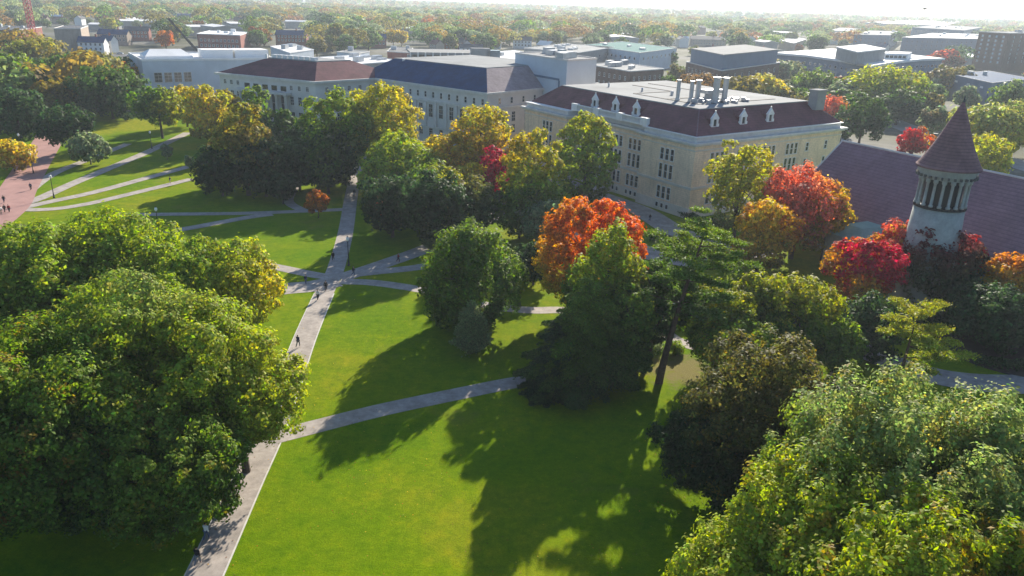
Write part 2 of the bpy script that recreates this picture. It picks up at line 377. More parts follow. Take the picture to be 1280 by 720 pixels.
mb = plat(FP, 16.0, 16.35, 0.5); mb.prism(inset(FP, -1.0), 16.353, 16.8); part('cornice', mb, 'cornice', hall_r)
mb = MB(); mb.prism(inset(FP, 0.35), 16.803, 17.8); part('attic_wall', mb, 'cornice', hall_r)
mb = plat(FP, 17.803, 18.0, 0.1); part('gutter', mb, 'trim', hall_r)
lo = [H(.6, .6), H(62.9, -0.6), H(62.9, 52.4), H(.6, 52.4)]; hi = [H(6.4, 6.8), H(57, 6.2), H(57, 46), H(6.4, 46)]
lo = [H(.5, .5), H(63.0, .2), H(63.0, 52.4), H(.5, 52.4)]
mb = MB(); mb.frustum(lo, 18.003, hi, 22.6); roof = part('roof', mb, 'maroon', hall_r)
mb = MB(); mb.prism(inset(hi, -0.15), 22.603, 22.85); part('roof_deck', mb, 'membrane', hall_r)
mb = MB()
for q0, q1 in ((H(12, 12), H(12, 40)), (H(12, 12), H(34, 12)), (H(34, 12), H(34, 26)), (H(34, 26), H(50, 26)), (H(24, 34), H(52, 34)), (H(22, 12), H(22, 22)), (H(12, 22), H(22, 22))):
    d = V2(q1)-V2(q0); mb.box(((q0[0]+q1[0])/2, (q0[1]+q1[1])/2, 22.90), (d.length/2, 0.35, 0.05), math.atan2(d.y, d.x))
part('roof_seam', mb, 'tarline', hall_r)
for i in range(4):
    hipl = MB(); hipl.tube([(lo[i][0], lo[i][1], 18.1), (hi[i][0], hi[i][1], 22.72)], 0.12, 6); part('hip_ridge', hipl, 'purple', hall_r)
# eave band pieces: pale parapet strips catching the sun
def seg_h(p0, p1, z, w, h, mat, name):
    d = V2(p1)-V2(p0); mb = MB(); mb.box(((p0[0]+p1[0])/2, (p0[1]+p1[1])/2, z+h/2), (d.length/2, w/2, h/2), math.atan2(d.y, d.x)); return part(name, mb, mat, hall_r)
# centre balustrade
bal = MB(); pa, pb = H(16.5, 0.6), H(44, 0.6); d = V2(pb)-V2(pa); an = math.atan2(d.y, d.x); mid = ((pa[0]+pb[0])/2, (pa[1]+pb[1])/2)
bal.box((*mid, 18.2), (d.length/2, .3, .18), an); bal.box((*mid, 19.5), (d.length/2, .28, .12), an)
for i in range(60):
    q = V2(pa)+d*(i+.5)/60; bal.box((q.x, q.y, 18.88), (.09, .12, .5), an)
for i in range(4):
    q = V2(pa)+d*(0.02+.32*i); bal.box((q.x, q.y, 18.9), (1.15, .48, .9), an)
part('balustrade', bal, 'trim', hall_r)
def dormer(P, ang, z, k):
    f = MB(); w = .62; h = 1.5                        # local: x along, -y outward
    f.box((-w, 0, .8), (.17, .25, .8)); f.box((w, 0, .8), (.17, .25, .8)); f.box((0, 0, .12), (w+.35, .3, .14)); f.box((0, 0, 1.62), (w+.28, .28, .1))
    f.add([(-w-.35, -.26, 1.72), (w+.35, -.26, 1.72), (0, -.26, 2.75), (-w-.35, .2, 1.72), (w+.35, .2, 1.72), (0, .2, 2.75)], [(0, 1, 2), (3, 5, 4), (0, 2, 5, 3), (2, 1, 4, 5), (0, 3, 4, 1)])
    f.box((0, -.02, 2.85), (.1, .1, .25)); f.box((-w-.3, -.05, .35), (.16, .2, .35)); f.box((w+.3, -.05, .35), (.16, .2, .35))
    o = link('dormer', f.mesh('dormer', MAT['trim']), hall_r, (P[0]-hall_r.location.x, P[1]-hall_r.location.y, z)); o.rotation_euler.z = ang; o.scale = (1.2, 1.2, 1.2)
    g = MB(); g.box((0, .05, .86), (w-.12, .1, .72)); link('pane', g.mesh('pane', MAT['glass']), o)
    c = MB(); c.frustum([(-w-.1, .1), (w+.1, .1), (w+.1, 2.2), (-w-.1, 2.2)], .1, [(-w-.1, .1), (w+.1, .1), (w+.1, 2.2), (-w-.1, 2.2)], 1.5)
    c.add([(-w-.3, .12, 1.5), (w+.3, .12, 1.5), (0, .12, 2.6), (-w-.3, 3.0, 1.5), (w+.3, 3.0, 1.5), (0, 4.2, 2.6)], [(0, 2, 1), (3, 4, 5), (0, 3, 5, 2), (2, 5, 4, 1), (0, 1, 4, 3)])
    link('dormer_roof', c.mesh('dormer_roof', MAT['maroon']), o); return o
af = math.atan2(-ua.y, -ua.x); ar = b_
for a in (22.4, 30, 38.0): dormer(H(a, 2.6), af, 19.35, 0)
for b_s in (8, 17.5, 27): dormer(H(2.6, b_s), ar, 19.15, 0)
# stacks, hatch and chimney
def stack(a, b, h, r):
    mb = MB(); q = H(a, b); mb.lathe((q[0], q[1], 22.85), [(r*1.3, 0), (r*1.3, .5), (r, .6), (r, h), (r*1.25, h), (r*1.25, h+.25)], 14); part('stack', mb, 'metal', hall_r)
for a, b, h, r in ((19, 12.5, 4.6, .45), (17.5, 15.5, 4.4, .5), (17, 17.2, 4.6, .6), (12.5, 18.5, 5.6, .8), (14.5, 24, 5.2, .65)): stack(a, b, h, r)
mb = MB(); q = H(17, 22); mb.box((q[0], q[1], 24.9), (2.6, 1.2, .45), b_); mb.box((q[0], q[1], 23.5), (2.2, .15, .9), b_); part('air_handler', mb, 'metal', hall_r)
rr = random.Random(3)
for i in range(26):
    q = H(rr.uniform(10, 17), rr.uniform(13, 29)); mb = MB(); hh = rr.uniform(.15, .5); mb.box((q[0], q[1], 22.86+hh), (rr.uniform(.2, 1.3), .18, hh), b_+rr.choice((0, PI/2))); part('duct', mb, 'metal', hall_r)
mb = MB(); q = H(4.5, 47); mb.box((q[0], q[1], 23.2), (1.7, 1.2, 2.3), b_); mb.box((q[0], q[1], 25.6), (1.9, 1.4, .15), b_); part('chimney', mb, 'concrete', hall_r)
for i in range(7):
    q = H(rr.uniform(18, 50), rr.uniform(8, 40)); mb = MB(); mb.lathe((q[0], q[1], 22.85), [(.25, 0), (.25, .7), (.4, .75), (.1, 1.0)], 10); part('vent', mb, 'metal', hall_r)
# windows: triplets on three floors and little basement lights
def triplets(side, ss, dep, skip=()):
    for s in ss:
        for j, (z, w, h) in enumerate(((2.9, .95, 2.7), (7.6, .95, 3.1), (11.7, .95, 2.5))):
            for k in (-1, 0, 1):
                t = s+k*1.62
                if side == 'a': window(hall_r, H(t, dep), af, z, w, h)
                else: window(hall_r, H(dep, t), ar, z, w, h)
        for k in (-1, 0, 1):
            t = s+k*1.62
            if side == 'a': window(hall_r, H(t, dep-.15), af, .75, .8, 1.0, 'slim')
triplets('a', (8.2,), 0); triplets('a', (20.8, 27.5, 34.5, 40.5), 1.6); triplets('a', (52.5,), -1.6)
triplets('b', (7.2, 16, 25, 33.5), 0)
for z, h in ((7.6, 2.4), (12.0, 1.9)): window(hall_r, H(0, 39.5), ar, z, .9, h); window(hall_r, H(0, 47), ar, z, .9, h)
for s_, d_ in ((17.25, .6), (43.7, .6)):
    mb = MB(); q = H(s_, 1.3); mb.tube([(q[0], q[1], 0.2), (q[0], q[1], 16.3)], .13, 8); part('drainpipe', mb, 'copper', hall_r)
# entrance in the centre recess
mb = MB(); q = H(30.5, 0.2); mb.box((q[0], q[1], 2.6), (2.6, 1.3, 2.6), af); mb.box((q[0], q[1], 5.4), (3.0, 1.6, .2), af); pr_ = part('porch', mb, 'cream', hall_r)
mb = MB(); q = H(30.5, -1.14); mb.box((q[0], q[1], 1.7), (1.3, .05, 1.7), af); part('door', mb, 'glass', pr_, True)
# ---- round-towered stone hall -----------------------------------------------------
d_ = math.radians(-63); ue = Vector((math.cos(d_), math.sin(d_))); un = Vector((-ue.y, ue.x))*1.0      # un points away from the camera side
if un.x < 0: un = -un
E0 = Vector((62.4, 139.1))-ue*14.5
def O(s, t): q = E0+ue*s+un*t; return (q.x, q.y)
LN = 92; RT = 12.6
oc = cen([O(0, 0), O(LN, 0), O(LN, 2*RT), O(0, 2*RT)]); FOOT.append([O(-1, -1), O(LN, -1), O(LN, 2*RT+1), O(-1, 2*RT+1)])
orr = root('stone_hall', 'limestone hall under a long plum tiled gable roof, round tower at its side', 'building', (oc[0], oc[1], 0))
mb = MB(); mb.prism([O(0.8, 0.8), O(LN, 0.8), O(LN, 2*RT-.8), O(0.8, 2*RT-.8)], 0, 8.2)
mb.add([(*O(.82, 1.5), 8), (*O(.82, 2*RT-1.5), 8), (*O(.82, RT), 18.2)], [(0, 1, 2)]); mb.add([(*O(1.4, 1.5), 8), (*O(1.4, 2*RT-1.5), 8), (*O(1.4, RT), 18.2)], [(0, 2, 1)])
part('wall', mb, 'stone', orr)
mb = MB(); z0, z1 = 7.7, 19.0
for t0, t1 in ((-.3, RT), (2*RT+.3, RT)):
    lo_ = [O(0, t0), O(LN, t0)]; 
    mb.add([(*O(0, t0), z0), (*O(LN, t0), z0), (*O(LN, t1), z1), (*O(0, t1), z1), (*O(0, t0), z0-.3), (*O(LN, t0), z0-.3), (*O(LN, t1), z1-.4), (*O(0, t1), z1-.4)],
           [(0, 1, 2, 3) if t0 < 0 else (3, 2, 1, 0), (4, 7, 6, 5), (0, 4, 5, 1), (0, 3, 7, 4), (1, 5, 6, 2)])
part('roof', mb, 'purple', orr)
mb = MB(); mb.tube([(*O(-.2, RT), 19.05), (*O(LN, RT), 19.05)], .2, 8)
for t0 in (-.3, 2*RT+.3): mb.tube([(*O(0, t0), 7.8), (*O(0, RT), 19.05)], .16, 6)
part('roof_ridge', mb, 'cornice', orr)
mb = MB(); mb.tube([(*O(0, -.42), 7.55), (*O(LN, -.42), 7.55)], .14, 6); part('gutter', mb, 'darkstone', orr)
P, Q = O(.8, .8), O(LN, .8)
windows_on(orr, P, Q, oc, [(2.2, 1.3, 3.2)], [3+i*4.3 for i in range(20)], 'grid', 'cream')
# lower wings facing the garden
for s0, s1, t0, zz, lab in ((17, 24.5, -7.5, 6.5, None), (28, 33, -5.5, 5.6, None)):
    mb = MB(); q = [O(s0, t0), O(s1, t0), O(s1, .6), O(s0, .6)]; mb.prism(q, 0, zz); w = part('wing', mb, 'stone', orr)
    mb = MB(); qq = inset(q, -.3); m1 = ((qq[0][0]+qq[3][0])/2, (qq[0][1]+qq[3][1])/2)
    mb.frustum(qq, zz+.003, [O(s0+2, t0+2.4), O(s1-2, t0+2.4), O(s1-2, .5), O(s0+2, .5)], zz+1.7); part('wing_roof', mb, 'copper' if s0 < 20 else 'purple', orr)
    FOOT.append(q)
# tower
tz = 22.6; TB = 16.4; tp = G(1186, 208, tz); tx, ty = tp.x, tp.y; R_ = 3.55
tap = pix((tx, ty, 32)); FOOT.append([(tx-5, ty-5), (tx+5, ty-5), (tx+5, ty+5), (tx-5, ty+5)])
mb = MB(); mb.lathe((tx, ty, 0), [(R_+.9, 0), (R_+.75, 2.5), (R_+.35, 9), (R_, TB)], 40); part('tower_wall', mb, 'stone', orr, smooth=True)
mb = MB(); mb.lathe((tx, ty, TB+.003), [(R_+.15, 0), (R_+.15, .35), (R_-.9, .36), (R_-.9, 5.6)], 32); part('belfry_core', mb, 'black', orr)
mb = MB(); mb.lathe((tx, ty, TB+4.5), [(R_+.1, 0), (R_+.1, .5), (R_+.3, .55), (R_+.3, .9), (R_+.55, .95), (R_+.55, 1.5)], 36); part('belfry_band', mb, 'stone', orr)
for k in range(18):
    t = 2*PI*k/18; x, y = tx+(R_-.18)*math.cos(t), ty+(R_-.18)*math.sin(t)
    mb = MB(); mb.lathe((x, y, TB+.36), [(.34, 0), (.34, .3), (.22, .35), (.22, 3.5), (.36, 3.7), (.36, 4.13)], 8); part('belfry_column', mb, 'stone', orr, smooth=True)
for k in range(30):
    t = 2*PI*(k+.5)/30; mb = MB(); mb.box((tx+(R_+.55)*math.cos(t), ty+(R_+.55)*math.sin(t), TB+4.9), (.16, .13, .2), t); part('corbel', mb, 'darkstone', orr)
zc0 = TB+6.05; n_ = 9; zt_ = 32.4
prof = [(R_+.95, 0), (R_+.95, .25), (R_+.75, .45)]+[((R_+.75)*(1-i/n_)*(1-.10*math.sin(PI*i/n_)), .45+(zt_-zc0-.45)*i/n_) for i in range(1, n_)]+[(.06, zt_-zc0)]
mb = MB(); mb.lathe((tx, ty, zc0), prof, 48); part('spire', mb, 'spiretile', orr)
mb = MB(); mb.lathe((tx, ty, zt_-.3), [(.2, 0), (.22, .15), (.08, .3), (.14, .45), (.03, .9)], 10); part('finial', mb, 'darkstone', orr)
# ---- blue slate hall ---------------------------------------------------------------
q = quadpx((448, 97), (609, 119), (745, 106), 18)
r, rf, hi, c = hall('slate_hall', 'grey limestone hall with blue slate hipped roof and rows of tall pilastered windows', q, 18, 24.5, 8.5, 'palewall', 'slate')
part('belt_course', plat(q, 13.6, 14.3, .45), 'cornice', r); part('belt_course', plat(q, 5.6, 6.1, .3), 'cornice', r)
mb = MB(); mb.prism(inset(hi, .2), 24.503, 24.75); part('roof_deck', mb, 'membrane', r)
# sunlight on the end slope, painted as a thin pinkish slate sheet
lo_ = inset(q, -0.25)
def on_slope(f0, f1, t0, t1, dz=.03):
    A = Vector((*lo_[1], 18.72)); B = Vector((*lo_[2], 18.72)); Cc = Vector((*hi[2], 24.5)); D = Vector((*hi[1], 24.5))
    n = (B-A).cross(D-A).normalized(); n = n if n.z > 0 else -n
    P_ = lambda f, t: (A.lerp(B, f)).lerp(D.lerp(Cc, f), t)+n*dz
    return [P_(f0, t0), P_(f1, t0), P_(f1, t1), P_(f0, t1)]
mb = MB(); a4 = on_slope(0, .58, 0, 1); b4 = [v-Vector((0, 0, .02)) for v in a4]; mb.add(a4+b4, [(0, 1, 2, 3), (4, 7, 6, 5), (0, 4, 5, 1), (1, 5, 6, 2), (2, 6, 7, 3), (3, 7, 4, 0)])
part('painted_sun_patch', mb, 'sunlitslate', r, label='pinkish sunlight painted on the slates of the end slope')
xs = [i/17+.03 for i in range(17)]
windows_on(r, q[0], q[1], c, [(15.0, .9, 1.7)], xs, 'sash', 'cornice'); windows_on(r, q[0], q[1], c, [(9.0, 1.7, 3.9), (3.2, 1.6, 2.2)], [i/13+.06 for i in range(12)], 'grid', 'cornice')
windows_on(r, q[1], q[2], c, [(15.0, .9, 1.7)], even(9, .05), 'sash', 'cornice'); windows_on(r, q[1], q[2], c, [(9.6, 1.5, 2.8), (5.9, 1.5, 2.6), (2.0, 1.5, 2.4)], even(8, .05), 'grid', 'cornice')
P, d, n, L, a = wall_frame(q[0], q[1], c)
for i in range(13):
    s = (i/13+.023)*L; w = P+d*s+n*.25
    mb = MB(); mb.box((w.x, w.y, 9.85), (.45, .3, 3.7), a); part('pilaster', mb, 'palewall', r)
mb = MB(); w = Vector((*hi[0], 24.5)).lerp(Vector((*hi[1], 24.5)), .12); mb.box((w.x, w.y, 23.2), (.5, .5, 1.6)); part('chimney', mb, 'trim', r)
# ---- maroon hall with portico ---------------------------------------------------------
q = quadpx((274, 93), (394, 104.5), (500, 98), 18)
r, rf, hi, c = hall('portico_hall', 'cream limestone hall with maroon hipped roof and a tall columned portico', q, 18, 23.5, 9.5, 'palewall', 'maroon', cornice=1.0)
mb = MB(); mb.prism(inset(hi, .3), 23.503, 23.8); part('roof_deck', mb, 'membrane', r)
rr = random.Random(11)
P, d, n, L, a = wall_frame(q[0], q[1], c)
FR = [.06, .13, .20, .76, .84, .92]
for s in FR:
    for z, w, h in ((15.3, 1.1, 1.3), (10.6, 1.4, 2.6), (4.2, 1.6, 4.2)): window(r, P+d*(s*L), a, z, w, h, 'grid', 'cornice')
windows_on(r, q[1], q[2], c, [(15.3, 1.1, 1.3), (10.6, 1.4, 2.6), (4.2, 1.6, 4.2)], even(7, .06), 'grid', 'cornice')
for i in range(5):
    s = (.30+.095*i)*L; w = P+d*s; window(r, w, a, 4.0, 2.6, 9.5, 'grid', 'cornice')
    w = P+d*s; window(r, w, a, 14.6, 2.4, 1.6, 'slim', 'cornice')
for i in range(6):
    s = (.2525+.095*i)*L; w = P+d*s+n*1.5; mb = MB(); mb.lathe((w.x, w.y, 2.2), [(.75, 0), (.75, .4), (.55, .6), (.48, 10.8), (.7, 11.1), (.7, 11.5)], 14); part('column', mb, 'palewall', r, smooth=True)
w = P+d*(.49*L)+n*1.2; mb = MB(); mb.box((w.x, w.y, 1.1), (L*.28, 1.9, 1.1), a); part('portico_steps', mb, 'palewall', r); mb = MB(); mb.box((w.x, w.y, 14.1), (L*.27, 1.3, .38), a); part('portico_beam', mb, 'palewall', r)
for i in range(8):
    w = Vector((*hi[0], 23.8)).lerp(Vector((*hi[1], 23.8)), .1+.11*i); mb = MB(); mb.box((w.x+1, w.y+1.5, 24.3), (.9, .8, .5), a); part('roof_unit', mb, 'trim', r)
w = Vector((*hi[0], 23.5)); mb = MB(); mb.box((w.x, w.y, 23.6), (.35, .35, 1.3)); part('chimney', mb, 'trim', r)
# ---- generic blocks ------------------------------------------------------------------------
def block(name, label, l, m_, r_, z, wall, roof='membrane', wins=None, units=0, cat='building', par=.5, z0=0, quad=None, style='sash', fm='trim', gm='glass', seed=1, unitmat='metal'):
    q = quad or quadpx(l, m_, r_, z); FOOT.append(q); c = cen(q); r = root(name, label, cat, (c[0], c[1], 0))
    mb = MB(); mb.prism(q, z0, z-.35); part('wall', mb, wall, r)
    mb = MB(); mb.prism(inset(q, .3), z-.347, z-.1); part('roof', mb, roof, r)
    mb = MB()
    for i in range(4):
        p0, p1 = V2(q[i]), V2(q[(i+1) % 4]); dd = p1-p0; mb.box(((p0.x+p1.x)/2, (p0.y+p1.y)/2, z-.345+par/2), (dd.length/2+.01*i, .18+.01*i, par/2+.005*i), math.atan2(dd.y, dd.x))
    part('parapet', mb, 'whiteroof' if roof in ('whiteroof',) else 'cornice', r)
    rr = random.Random(seed); U, W = V2(q[2])-V2(q[1]), V2(q[0])-V2(q[1])
    for i in range(units):
        f, g = rr.uniform(.15, .85), rr.uniform(.15, .85); p = V2(q[1])+U*f+W*g; hh = rr.uniform(.5, 1.3)
        mb = MB(); mb.box((p.x, p.y, z-.1+hh), (rr.uniform(.8, 3), rr.uniform(.8, 2), hh), math.atan2(U.y, U.x)); part('roof_unit', mb, unitmat, r)
    if wins:
        for side, rows, n in wins:
            a, b2 = (q[0], q[1]) if side == 0 else (q[1], q[2])
            windows_on(r, a, b2, c, rows, even(n, .04), style, fm, gm)
    return r, q, c
A_ = G(177, 75.5, 18); B_ = G(345, 73.5, 18); d = (B_-A_); nrm = Vector((-d.y, d.x, 0)).normalized()*38
q = [(A_.x, A_.y), (B_.x, B_.y), (B_.x+nrm.x, B_.y+nrm.y), (A_.x+nrm.x, A_.y+nrm.y)]
r, q, c = block('gallery', 'long windowless pale grey block with white roof and skylights behind the grove', 0, 0, 0, 18, 'greyblock', 'whiteroof', quad=q, par=.8)
windows_on(r, q[0], q[1], c, [(9.6, 2.7, 3.6), (3.4, 2.7, 3.4)], [.10, .17, .24, .31], 'grid', 'cornice')
dn = V2(nrm).normalized(); dd = V2(d).normalized(); an = math.atan2(dd.y, dd.x)
for (s, t, hw, hd, h, pitch) in ((.22, 16, 9, 8, 2.4, True), (.58, 12, 6, 5, 3.4, False), (.85, 14, 7, 6, 3.2, False)):
    p = V2(q[0])+dd*(s*d.length)+dn*t; mb = MB()
    if pitch:
        mb.box((p.x, p.y, 18.4), (hw, hd, .5), an); e = [(-hw, -hd), (hw, -hd), (hw, hd), (-hw, hd)]
        w = [(p.x+x*math.cos(an)-y*math.sin(an), p.y+x*math.sin(an)+y*math.cos(an)) for x, y in e]
        mb.frustum(w, 18.903, [V2(w[0]).lerp(V2(w[3]), .5)+dd*3, V2(w[1]).lerp(V2(w[2]), .5)-dd*3, V2(w[1]).lerp(V2(w[2]), .52)-dd*3, V2(w[0]).lerp(V2(w[3]), .52)+dd*3], 21.2)
        part('skylight', mb, 'whiteroof', r)
    else:
        mb.box((p.x, p.y, 17.9+h/2), (hw, hd, h/2), an); part('penthouse', mb, 'whiteroof', r)
r, q, c = block('fly_tower', 'tall windowless pale blue-grey box rising behind the slate-roofed hall', (644, 66), (709, 75), (746, 73), 28, 'greyblock', 'concrete', units=7, seed=2)
P, d, n, L, a = wall_frame(q[0], q[1], c); w = P+d*(L*.47)+n*.06
mb = MB(); w = P+d*(L*.5)+n*.12
mb.box((w.x, w.y, 22.0), (L*.38, .1, .3), a)
for s in (.12, .88):
    w = P+d*(L*s)+n*.12; mb.box((w.x, w.y, 16.7), (.3, .1, 5.0), a)
part('wall_rib', mb, 'bluewall', r)
block('laboratory', 'low brown brick block with pale flat roof between grey box and green roofs', (733, 80), (788, 89), (830, 86), 14, 'brownbrick', 'membrane', [(0, [(9.5, 1, 1.6), (5.5, 1, 1.6)], 8), (1, [(9.5, 1, 1.6), (5.5, 1, 1.6)], 6)], 6, seed=4)
block('green_roofed_block', 'wide low block with pale green metal roof behind brown laboratory', (730, 56), (800, 66), (846, 60), 14, 'greyblock', 'greenroof', wins=[(0, [(9, 2, 1.6), (5, 2, 1.6)], 12), (1, [(9, 2, 1.6)], 8)], units=4, seed=8, style='slim', fm='cornice')
block('flat_roofed_annex', 'low grey annex with dark rooftop plant behind the pale box', (655, 60), (722, 66), (768, 59), 14, 'concrete', 'membrane', wins=[(0, [(9, 2, 1.6), (5, 2, 1.6)], 9), (1, [(9, 2, 1.6)], 6)], units=9, seed=9, style='slim', fm='cornice')
r, q, c = block('science_block', 'dark brick block with slate-blue metal upper storey beyond the main hall', (858, 77), (902, 88), (975, 78), 14, 'brownbrick', 'concrete', [(0, [(9, 1.6, 2.2), (4.5, 1.6, 2.2)], 8), (1, [(9, 1.6, 2.2), (4.5, 1.6, 2.2)], 8)], 3, seed=6)
qi = inset(q, 2.0); mb = MB(); mb.prism(qi, 13.9, 21); part('upper_storey', mb, 'bluewall', r); mb = MB(); mb.prism(inset(qi, -.3), 21.003, 21.4); part('upper_roof', mb, 'concrete', r)
# curved white-roofed building
pts = [(968, 68), (1010, 71.5), (1050, 77), (1088, 84.5)]; z = 14
front = [G(*p, z) for p in pts]; side = [G(*p, z) for p in ((1120, 79), (1150, 76), (1178, 75))]
back = [G(1100, 66, z), G(1040, 63, z)]
poly = [(p.x, p.y) for p in front+side+back]; cc = cen(poly); FOOT.append(poly)
r = root('curved_building', 'curved pale building with bright white roof edge and a grey block on top', 'building', (cc[0], cc[1], 0))
mb = MB(); mb.prism(poly, 0, z); part('wall', mb, 'bluewall', r); mb = MB(); mb.prism(inset(poly, -1.2), z+.003, z+1.3); part('roof', mb, 'whiteroof', r)
for chain in (front, [front[-1]]+side):
    for A_, B_ in zip(chain, chain[1:]):
        windows_on(r, (A_.x, A_.y), (B_.x, B_.y), cc, [(9.3, 2.4, 1.7), (5.2, 2.4, 1.7)], even(6, .02), 'slim', 'greyblock')
A_, B_, C_ = G(1046, 59.5, z+8), G(1072, 66, z+8), G(1107, 62, z+8); qq = [(A_.x, A_.y), (B_.x, B_.y), (C_.x, C_.y), (A_.x+C_.x-B_.x, A_.y+C_.y-B_.y)]
mb = MB(); mb.prism(qq, z+1.31, z+8); part('upper_block', mb, 'concrete', r); mb = MB(); mb.prism(inset(qq, -.4), z+8.003, z+8.6); part('upper_roof', mb, 'whiteroof', r)
A_, B_, C_ = G(1106, 66.5, z+5), G(1135, 67.5, z+5), G(1140, 65, z+5); qq = [(A_.x, A_.y), (B_.x, B_.y), (C_.x, C_.y), (A_.x+C_.x-B_.x, A_.y+C_.y-B_.y)]
mb = MB(); mb.prism(qq, z+1.31, z+5); part('penthouse', mb, 'whiteroof', r)
windows_on(r, qq[0], qq[1], cen(qq), [(z+2.2, 2.2, 1.6)], even(5, .04), 'slim', 'trim')
block('residence_tower', 'tall brown brick tower block at the right edge, rows of pale windows', (1224, 39.5), (1262, 41.5), (1322, 41), 31, 'brownbrick', 'membrane', [(0, [(z_, 1.6, 1.7) for z_ in (27, 23.6, 20.2, 16.8, 13.4, 10, 6.6)], 4), (1, [(z_, 1.6, 1.7) for z_ in (27, 23.6, 20.2, 16.8, 13.4, 10, 6.6)], 7)], 3, seed=12, style='slim', fm='cornice', gm='greyblock')  # panes use the pale grey panel colour
block('blue_depot', 'low dark blue hall with three bright roof lights beside the spire', (1188, 92), (1240, 103), (1290, 98), 12, 'bluewall', 'slate', wins=[(0, [(8.2, 3.4, .8)], 3)], units=2, par=.3, style='slim', gm='trim')
block('dormitory', 'long slate-blue slab of rooms left of the brown tower block', (1128, 46.5), (1222, 48.5), (1240, 43), 20, 'bluewall', 'greyblock', [(0, [(15, 1.3, 1.6), (11, 1.3, 1.6), (7, 1.3, 1.6)], 14)], 6, seed=13, style='slim', fm='greyblock')
block('dormitory', 'stepped slate-blue block with white roof plant behind the dormitory slab', (1140, 34), (1205, 38), (1228, 34), 24, 'bluewall', 'membrane', units=7, seed=14, wins=[(0, [(19, 1.6, 1.6), (15, 1.6, 1.6)], 14)], style='slim', fm='greyblock')
block('office_block', 'dark blue office block with white strip roof behind curved building', (1068, 43), (1112, 44), (1124, 39), 18, 'bluewall', 'membrane', [(0, [(12.5, 1.5, 1.6), (8.5, 1.5, 1.6)], 8)], 4, seed=15, style='slim', fm='greyblock')
block('office_block', 'pale grey office box with one dark recessed front behind curved building', (1038, 38), (1068, 40), (1076, 36), 18, 'greyblock', 'membrane', units=3, seed=16, wins=[(0, [(8, 12, 5)], 1)], style='grid', fm='greyblock')
block('warehouse', 'long blue warehouse with level roof above the office blocks', (1082, 28), (1180, 32), (1200, 27), 20, 'bluewall', 'bluewall', units=0, seed=17, wins=[(0, [(13, 4, 2), (8, 4, 2)], 12)], style='slim', fm='greyblock')
block('low_shed', 'low grey shed with bright white roof strip beside brown tower block', (1192, 68), (1218, 72), (1226, 69), 8, 'concrete', 'whiteroof', seed=18)
block('cottage_block', 'pink-walled low building with two white roofs right of dark evergreens', (974, 50), (992, 54), (1008, 49), 9, 'tanblock', 'whiteroof', seed=19)
# parking deck
q = quadpx((513, 63.5), (582, 67), (660, 74), 15)
A_, B_ = G(513, 64, 15), G(624, 66, 15); dv = (B_-A_); nv = Vector((-dv.y, dv.x, 0)).normalized()*32
q = [(A_.x, A_.y), (B_.x, B_.y), (B_.x+nv.x, B_.y+nv.y), (A_.x+nv.x, A_.y+nv.y)]; FOOT.append(q); c = cen(q)
r = root('parking_deck', 'open concrete parking deck with four stacked levels behind slate-roofed hall', 'car park', (c[0], c[1], 0))
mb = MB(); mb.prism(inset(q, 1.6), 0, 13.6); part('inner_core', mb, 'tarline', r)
for z in (3, 6.4, 9.8, 13.2): mb = MB(); mb.prism(q, z, z+1.3); part('deck_level', mb, 'concrete', r)
P, d, n, L, a = wall_frame(q[0], q[1], c)
for i in range(13):
    w = P+d*(L*(i/12))+n*.1; mb = MB(); mb.box((w.x, w.y, 7.3), (.4, .5, 7.3), a); part('pillar', mb, 'cornice', r)
for s, wd_, m_, h in ((.78, 5.5, 'concrete', 17.5), (.92, 4, 'blueglass', 16.5)):
    w = P+d*(L*s)+n*1.0; mb = MB(); mb.box((w.x, w.y, h/2), (wd_, 3, h/2), a); part('stair_tower', mb, m_, r)
block('white_roofed_store', 'broad low building with bright white roof right of parking deck', (600, 66), (642, 79), (690, 74), 12, 'concrete', 'whiteroof', [(0, [(4, 2.4, 1.6)], 5)], 1, seed=21, gm='glass')
# pale low roofs behind the maroon hall
block('service_building', 'low flat pale roof with ducts directly behind the maroon-roofed hall', (392, 72), (438, 81), (500, 76), 13, 'concrete', 'whiteroof', units=6, seed=22)
block('service_building', 'small grey glass-fronted box on the flat roofs behind maroon hall', (421, 65), (447, 67), (462, 64), 13, 'greyblock', 'membrane', units=1, seed=23)
block('service_building', 'white-roofed sheds stepping up behind the long grey gallery', (338, 58), (362, 66), (392, 62), 13, 'greyblock', 'whiteroof', units=4, seed=24)
block('brick_workshop', 'dark red brick workshop left of the open parking deck', (484, 64), (512, 66), (516, 60), 12, 'brick', 'darkroof', [(0, [(6, 1.4, 1.6)], 4)], 2, seed=25)
